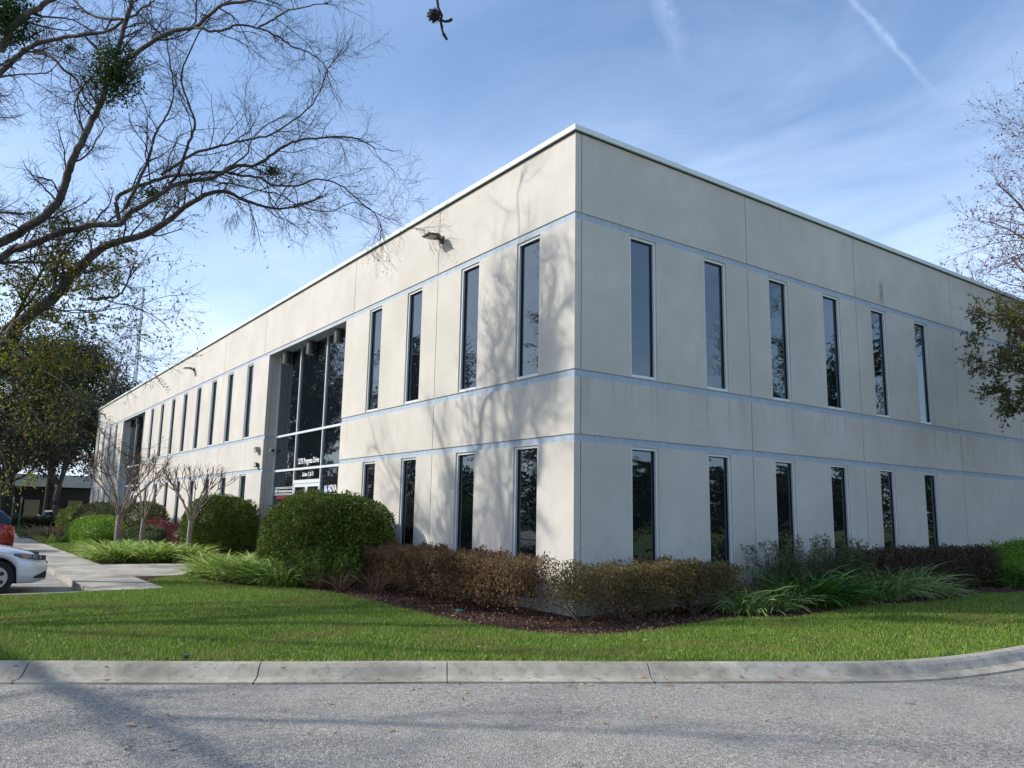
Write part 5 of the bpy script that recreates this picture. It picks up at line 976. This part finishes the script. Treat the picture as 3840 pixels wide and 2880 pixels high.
bg_tree('shade_tree', 'tall dark evergreen tree left of the far roof end', (-72,-1.0,.1), 18.5, 6.8, 52, 30000, MT['dark_leaf'], .24, .42, (0, 0), 15, GB)
bg_tree('shade_tree', 'very dark evergreen with massive trunk at the extreme left', (-66,-4.2,.1), 18.0, 6.4, 53, 28000, MT['dark_leaf'], .24, .62, (0, -1.0), 13, GB)
bg_tree('shade_tree', 'dark low evergreen mass behind the leaning trunk', (-84,-4.0,.1), 14.0, 7.5, 54, 26000, MT['dark_leaf'], .28, .45, (0, 0), 14, GB)
bg_tree('shade_tree', 'mid green tree with orange leaves and curved grey trunk at the far hedge', (-57.5,-1.2,.1), 11.5, 4.6, 55, 11000, MT['shade_leaf'], .15, .26, (0, -1.2), 10, GB, MT['bark_grey'])
wild_tree('bare_tree', 'bare grey-brown tree before the dark evergreens at the far end', (-63,1.6,.1), 14.5, 5.2, 56, MT['bark_grey'], MT['bark_grey'], 16, MT['russet_leaf'], 1500, .12, .30, .3, .8)
# palm-like pole trunk
rng = np.random.default_rng(57)
pt = empty('palm_tree', (-61,.9,.1), 'straight rough palm trunk in front of the low dark building', 'tree'); t = MB(); N_ = 60; zz = np.linspace(0, 7.5, N_); Pp = np.c_[-61+.02*zz, .9+.03*zz, .1+zz]; t.tubes(Pp[None], (.24+.035*np.sin(np.arange(N_)*2.2))[None], 12); t.build('trunk', MT['bark_grey'], pt)
t = MB(); K = 26; a = rng.random(K)*6.28; D = np.c_[np.cos(a), np.sin(a), np.zeros(K)]; blades(t, np.tile(Pp[-1], (K, 1)), D, rng.uniform(1.6, 2.3, K), np.full(K, .5), 7, 1.2, 1.0); t.build('fronds', MT['dark_leaf'], pt)
# low office beyond
LB = empty('low_building', (-97,6,0), 'low building with a pale concrete fascia and dark glass behind the far trees', 'building')
q = MB(); q.box((-110,-26,4.0), (-95,22,5.4)); q.build('fascia', MT['stucco'], LB); q = MB(); q.box((-109,-25,0), (-97,21,3.9)); q.build('wall', pmat('dark_glass_wall', (.02, .02, .02), .3), LB)  # wall below the fascia has one even dark glass colour
pm_ = pmat('pier', (.30, .22, .12), .8)
for yy in np.arange(-23, 21, 4.4):
    q = MB(); q.box((-97,yy,0), (-96.2,yy+1.5,2.5)); q.build('planter_wall', pm_, LB)
# mast
MS = empty('radio_mast', (-282.2,41.2,0), 'slender lattice radio mast rising behind the far roof', 'radio mast'); q = MB(); b0 = np.array((-282.2,41.2,0)); Hm = 78; lv = 60; zs = np.linspace(0, Hm, lv+1); wv = 1.0*(1-zs/Hm*.80)+.10
cor = [np.c_[b0[0]+wv*math.cos(a), b0[1]+wv*math.sin(a), zs] for a in (0, 2.094, 4.189)]
for c in cor: q.tubes(c[None], np.full((1, lv+1), .075), 4)
for i in range(3):
    A_, B_ = cor[i], cor[(i+1) % 3]; q.tubes(np.stack([A_[:-1], B_[1:]], 1), np.full((lv, 2), .045), 3); q.tubes(np.stack([B_[:-1], A_[1:]], 1), np.full((lv, 2), .045), 3); q.tubes(np.stack([A_, B_], 1), np.full((lv+1, 2), .045), 3)
q.build('lattice', MT['grey_metal'], MS)
for i, (x, y, lb) in enumerate(((-47.0,-5.3,'left one of the two green metal posts at the far hedge'), (-49.5,-4.7,'right one of the two green metal posts at the far hedge'))):
    o = empty('metal_post', (x, y, .1), lb, 'post', 'green posts by the far hedge'); q = MB(); q.box((x-.03,y-.03,.05), (x+.03,y+.03,2.35)); q.build('post', pmat('post_green%d' % i, (.10, .16, .12), .5), o)
    q = MB(); q.box((x+.032,y-.05,1.9), (x+.040,y+.05,2.25)); q.build('plate', MT['grey_metal'], o)

# ---- surroundings seen in the window reflections and as shade (outside the frame)
GR = 'trees around the lots'
for i, (b_, h, r_, lb) in enumerate((((-30,-27,0), 13, 5.0, 'evergreen across the parking lot, nearest the street'), ((-46,-23,0), 17, 6.0, 'broad evergreen across the parking lot, mirrored in the entrance glass'), ((-58,-17.5,0), 20, 6.6, 'tallest evergreen at the end of the parking row'), ((-60,-30,0), 18, 7.0, 'evergreen at the far corner of the parking lot'), ((-72,-21,0), 20, 7, 'evergreen behind the tallest one at the row end'), ((-44,-38,0), 15, 7, 'evergreen behind the second parking row'))):
    bg_tree('lot_tree', lb, b_, h, r_, 60+i, 9000, MT['dark_leaf'], .34, .35, (0, 0), 12, GR)
for i, (b_, h, r_, lb) in enumerate((((44,30,0), 6.5, 3.5, 'street tree across the road, nearest the corner'), ((42,44,0), 7, 4, 'street tree across the road, second along'), ((38,60,0), 8, 4.5, 'street tree across the road, third along'), ((24,66,0), 10, 4.5, 'street tree close to the kerb far up the road'), ((26,84,0), 11, 5, 'last street tree close to the kerb'))):
    bg_tree('street_tree', lb, b_, h, r_, 70+i, 4200, MT['dark_leaf'], .28, .3, (0, 0), 10, 'trees across the road')
wild_tree('bare_tree', 'bare tree across the road mirrored in the upper windows', (16.6,27,0), 15.5, 5.2, 80, MT['bark_grey'], MT['twig_dark'], 15, None, 0, .06, .28, .25, .9)
wild_tree('bare_tree', 'second bare tree farther up across the road', (16.8,39,0), 16, 5.4, 81, MT['bark_grey'], MT['twig_dark'], 15, None, 0, .06, .28, .25, .9)
WB = empty('white_building', (62,30,0), 'low white commercial building across the road', 'building'); q = MB(); q.box((55,8,0), (75,50,4.4)); q.build('wall', pmat('white_wall', (.6, .6, .58), .7), WB); q = MB(); q.box((54.8,12,.8), (54.95,46,2.4)); q.build('window_band', MT['glass'], WB)
q = MB(); q.quad((14.5,-60,.08),(90,-60,.08),(90,90,.08),(14.5,90,.08)); tag(q.build('verge', MT['far_ground']), kind='structure')
round_bush((18.5,12,.5), (1.2,8,.9), 6000, MT['bush_green'], 'long clipped hedge on the verge across the road', .12, 3, 90, name='hedge', cat='hedge')

rng = np.random.default_rng(95); wd = MB()
spots = [(88-18*k/59, -30+150*k/59) for k in range(60)] + [(-15+100*k/34, 104+rng.normal(0, 2)) for k in range(35)] + [(100*math.cos(R(192+118*k/69))-8, 92*math.sin(R(192+118*k/69))-4) for k in range(70)]
for cx_, cy_ in spots:
    c = np.array((cx_+rng.normal(0, 2), cy_, 3.5+rng.uniform(-.5, 1.5))); P_, N_ = ellipsoid_pts(420, c, (5, 5, 5.5), .5, -.8); leaves(wd, P_, rdir(len(P_)), .95, .6)
tag(wd.build('distant_woods', MT['dark_leaf']), kind='stuff')
# ================================================================== CARS
pmat('car_silver', (.68, .70, .72), .3, .2, Coat_Weight=.8, Coat_Roughness=.04); pmat('car_red', (.28, .008, .010), .25, .3, Coat_Weight=.9, Coat_Roughness=.04); pmat('car_white', (.70, .70, .70), .3, 0, Coat_Weight=.7)
pmat('car_glass', (.008, .010, .012), .03, 0, .5, IOR=1.8); pmat('tyre', (.012, .012, .012), .85); pmat('rim', (.45, .46, .47), .3, .8); pmat('plastic', (.012, .012, .013), .6); pmat('lamp_clear', (.10, .105, .11), .08, .3, Coat_Weight=1.0); pmat('lamp_amber', (.65, .16, .02), .2); pmat('lamp_red', (.35, .01, .01), .15, Coat_Weight=1.0)
def car(name, label, loc, yaw, paint, kind='sedan', group='cars parked in the lots'):
    o = empty(name, loc, label, 'car', group); M = Matrix.Translation(Vector(loc)) @ Matrix.Rotation(yaw, 4, 'Z')
    tv = lambda V: np.array([M @ Vector(p) for p in V])
    if kind == 'sedan': Lh, Wd = 2.32, .90; hood = [(-2.32,.60),(-2.28,.82),(-1.95,.98),(-1.3,1.02),(-.6,1.0),(.3,.98),(.75,.98),(1.25,.93),(1.7,.86),(2.05,.76),(2.22,.66),(2.32,.52)]; wz, wr = (1.42,-1.38), .325
    else: Lh, Wd = 2.28, .92; hood = [(-2.28,.72),(-2.25,1.0),(-2.1,1.12),(-1.3,1.12),(-.6,1.10),(.3,1.08),(.85,1.08),(1.3,1.04),(1.75,.97),(2.08,.86),(2.22,.74),(2.28,.58)]; wz, wr = (1.38,-1.36), .36
    ys = np.arange(-Lh, Lh+.001, .04); ys[-1] = Lh; hx, hz = zip(*hood); top = np.interp(ys, hx, hz)
    k_ = np.ones(9)/9; tp = np.convolve(np.pad(top, 4, 'edge'), k_, 'valid'); top = tp
    end = np.clip((Lh-np.abs(ys))/.55, 0, 1); hw = Wd*(.66+.34*np.sqrt(1-(1-end)**2)); hw = np.where(ys > 0, hw, Wd*(.80+.20*np.sqrt(1-(1-end)**2)))
    bot = np.full(len(ys), .20)+np.where(np.abs(ys) > Lh-.25, (np.abs(ys)-Lh+.25)*.25, 0)
    arch = np.zeros(len(ys))
    for c in wz: d = wr+.055; q = np.abs(ys-c) < d; arch[q] = wr+np.sqrt(np.maximum(d**2-(ys[q]-c)**2, 0))
    V = []; nst = 13
    for i, y in enumerate(ys):
        w, zt, zb = hw[i], top[i], max(bot[i], arch[i]); b_ = bot[i]; zb = min(zb, zt-.12)
        ring = [(0, zb+.02), (w*.90, zb), (w*.975, zb+.02), (w, zb+(zt-zb)*.35), (w*1.0, zb+(zt-zb)*.62), (w*.965, zt-.07), (w*.88, zt-.015), (w*.60, zt+.02), (0, zt+.035)]
        V.append([(-a, y, z) for a, z in ring[::-1]]+[(a, y, z) for a, z in ring[1:-1]])
    V = np.array(V); n, k, _ = V.shape; idx = np.arange(n*k).reshape(n, k); n2 = np.roll(idx, -1, 1)
    F = np.stack([idx[:-1], n2[:-1], n2[1:], idx[1:]], -1).reshape(-1, 4); mb = MB(); mb.add(tv(V.reshape(-1, 3)), F)
    for e, fl in ((0, 1), (n-1, -1)):
        cpt = V[e].mean(0); vv = np.vstack([V[e], [cpt]]); mb.add(tv(vv), [((i+1) % k, i, k)[::fl] for i in range(k)])
    mb.build('body', paint, o, smooth=True)
    # greenhouse
    if kind == 'sedan': g = [(-1.75,1.0,1.02),(-1.35,1.0,1.22),(-.85,1.0,1.40),(-.2,1.0,1.44),(.3,.99,1.38),(.7,.99,1.18),(1.05,.96,.98)]
    else: g = [(-2.15,1.1,1.18),(-2.0,1.1,1.48),(-1.6,1.1,1.64),(-.6,1.1,1.68),(.1,1.08,1.62),(.5,1.08,1.42),(.95,1.06,1.10)]
    gy = np.linspace(g[0][0], g[-1][0], 26); g0 = np.interp(gy, [a[0] for a in g], [a[1] for a in g])-.06; g1 = np.convolve(np.pad(np.interp(gy, [a[0] for a in g], [a[2] for a in g]), 1, 'edge'), [1/3]*3, 'valid')
    V = []
    for y, a, b_ in zip(gy, g0, g1):
        b_ = max(b_, a+.06); w0 = Wd*.93; w1 = Wd*(.93-.27*(b_-a)/.5); V.append([(-w0, y, a), (-w1-.02, y, b_-.09), (-w1+.06, y, b_-.02), (0, y, b_+.015), (w1-.06, y, b_-.02), (w1+.02, y, b_-.09), (w0, y, a)])
    V = np.array(V); n, k, _ = V.shape; idx = np.arange(n*k).reshape(n, k); F = np.stack([idx[:-1, :-1], idx[:-1, 1:], idx[1:, 1:], idx[1:, :-1]], -1)
    gm = MB(); gm.add(tv(V.reshape(-1, 3)), F.reshape(-1, 4)); gm.build('windows', MT['car_glass'], o, smooth=True)
    rf_ = MB(); V2 = V.copy(); V2[:, :, 2] += .006; sel = [i for i in range(n-1) if V[i, 3, 2] > g1.max()-.13 and V[i+1, 3, 2] > g1.max()-.13]
    Fr = F[sel][:, 1:5].reshape(-1, 4); us, inv = np.unique(Fr, return_inverse=True); rf_.add(tv(V2.reshape(-1, 3)[us]), inv.reshape(Fr.shape)); rf_.build('roof', paint, o, smooth=True)
    pl_ = MB()
    for sx in (-1, 1):
        for yy in ((-.95, .12) if kind == 'sedan' else (-1.25, -.25)):
            j = np.argmin(np.abs(gy-yy)); a, b_ = V[j, 0 if sx < 0 else 6], V[j, 1 if sx < 0 else 5]; pl_.add(tv([a+np.array([sx*.008, -.03, 0]), a+np.array([sx*.008, .03, 0]), b_+np.array([sx*.01, .03, 0]), b_+np.array([sx*.01, -.03, 0])]), [(0, 1, 2, 3)])
    pl_.build('door_pillars', MT['plastic'], o)
    for c in wz:
        for sx in (-1, 1):
            p = M @ Vector((sx*(Wd-.20), c, wr)); q_ = M @ Vector((sx*(Wd-.005), c, wr)); w = MB(); w.cyl(tuple(p), tuple(q_), wr, k=28); wo_ = w.build('wheel', MT['tyre'], o)
            w = MB(); p2 = M @ Vector((sx*(Wd+.004), c, wr)); w.cyl(tuple(q_), tuple(p2), wr*.66, k=24); w.build('rim', MT['rim'], wo_)
            w = MB()
            for s5 in range(5):
                a5 = s5*1.2566+.6; cc_ = Vector((sx*(Wd+.006), c+math.cos(a5)*wr*.42, wr+math.sin(a5)*wr*.42)); cc_ = M @ cc_; cc2 = M @ (Vector((sx*(Wd+.008), c+math.cos(a5)*wr*.42, wr+math.sin(a5)*wr*.42))); w.cyl(tuple(cc_), tuple(cc2), wr*.13, k=10)
            w.build('rim_holes', MT['plastic'], wo_)
    ub = MB(); ub.box((-Wd+.22, -Lh+.3, .19), (Wd-.22, Lh-.3, .62)); ub.v[0] = tv(ub.v[0]); ub.build('underbody', MT['plastic'], o)
    def surf(y, w_fac, z): # point on the flank/nose skin
        i = np.argmin(np.abs(ys-y)); return hw[i]*w_fac
    def patch(name_, mat, pts, th=.012):
        P_ = tv(pts); cpt = P_.mean(0); nrm = np.cross(P_[1]-P_[0], P_[2]-P_[0]); nrm /= np.linalg.norm(nrm); mb_ = MB(); n_ = len(P_); mb_.add(np.vstack([P_, [cpt+nrm*th]]), [(i, (i+1) % n_, n_) for i in range(n_)]); return mb_.build(name_, mat, o)
    # lamps follow the plan curve of the nose / tail
    def ribbon(name_, mat, ylist, z0f, z1f, sx, par=None, off=.006):
        A_, B_ = [], []
        for t_, y in enumerate(ylist):
            i = np.argmin(np.abs(ys-y)); u = t_/(len(ylist)-1); w = hw[i]*1.0+off; A_.append((sx*w, y, z0f(u))); B_.append((sx*w*.985, y, z1f(u)))
        V_ = tv(A_+B_); n_ = len(A_); mb_ = MB(); mb_.add(V_, [(i, i+1, n_+i+1, n_+i) if sx > 0 else (i+1, i, n_+i, n_+i+1) for i in range(n_-1)]); return mb_.build(name_, mat, par or o)
    f0 = top[-4]; zc = .70 if kind == 'sedan' else .80; fl_ = Lh
    for sx in (-1, 1):
        yl = np.arange(fl_-.62, fl_-.04, .03)
        h_ = ribbon('headlight', MT['lamp_clear'], yl, lambda u: zc+.065-.12*u**.8, lambda u: zc+.085-.05*u**2, sx)
        ribbon('indicator', MT['lamp_amber'], yl[5:9], lambda u: zc+.01-.02*u, lambda u: zc+.065-.01*u, sx, h_, .010)
        ribbon('lamp_trim', MT['plastic'], yl, lambda u: zc+.050-.12*u**.8, lambda u: zc+.065-.12*u**.8, sx, h_, .012)
        if kind == 'sedan': ribbon('fog_lamp_recess', MT['plastic'], np.arange(fl_-.24, fl_-.005, .02), lambda u: .30, lambda u: .33+.11*u, sx, None, .02)
        yr = np.arange(-fl_+.005, -fl_+.40, .04)
        ribbon('tail_light', MT['lamp_red'], yr, lambda u: zc+.06+.10*u, lambda u: zc+.20+.06*u, sx)
        m_ = MB(); m_.v = []; mm = sphere_mb((0, 0, 0), 1, 10, 7, (.11, .06, .07)); yy = .62 if kind == 'sedan' else .75; V_ = mm.v[0]+np.array([sx*(Wd+.09), yy, zc+.32]); m_.add(tv(V_), mm.f4[0]); m_.build('mirror', paint, o, smooth=True)
        ribbon('sill', MT['plastic'], np.arange(-.95, 1.0, .1), lambda u: .20, lambda u: .27, sx, None, .004)
    wn = hw[-1]*.86
    def nosebar(name_, mat, z0, z1, w_, yoff=.012):
        mb_ = MB(); mb_.box((-w_, fl_-.05, z0), (w_, fl_+yoff, z1)); mb_.v[0] = tv(mb_.v[0]); return mb_.build(name_, mat, o)
    nosebar('grille', MT['plastic'], .50, .60, wn*.9); nosebar('lower_grille', MT['plastic'], .27, .40, wn*.8, .008)
    mb_ = MB(); mb_.box((-wn*.98, -fl_-.010, .24), (wn*.98, -fl_+.08, .46)); mb_.v[0] = tv(mb_.v[0]); mb_.build('rear_bumper_trim', MT['plastic'], o)
    mb_ = MB(); mb_.box((-.26, -fl_-.016, .62), (.26, -fl_-.006, .74)); mb_.v[0] = tv(mb_.v[0]); mb_.build('licence_plate', MT['frame'], o)
    return o
car('parked_car', 'silver sedan nosed toward the sidewalk at the left edge', (-8.75,-9.42,0), 0, MT['car_silver'])
car('parked_car', 'red crossover backed in toward the sidewalk beyond the silver sedan', (-23.2,-9.02,0), math.pi, MT['car_red'], 'suv')
car('parked_car', 'white crossover partly hidden at the extreme left by the massive trunk', (-64,-6.0,0), R(100), MT['car_white'], 'suv')
car('parked_car', 'white sedan behind the far hedge next to the curved grey trunk', (-66,-1.2,0), R(85), MT['car_white'])
car('parked_car', 'silver car behind the far hedge near the palm trunk', (-63.5,2.6,0), R(95), MT['car_silver'])
car('parked_car', 'red car low between the white sedan and the silver car at the far end', (-73,1.3,0), R(90), MT['car_red'])
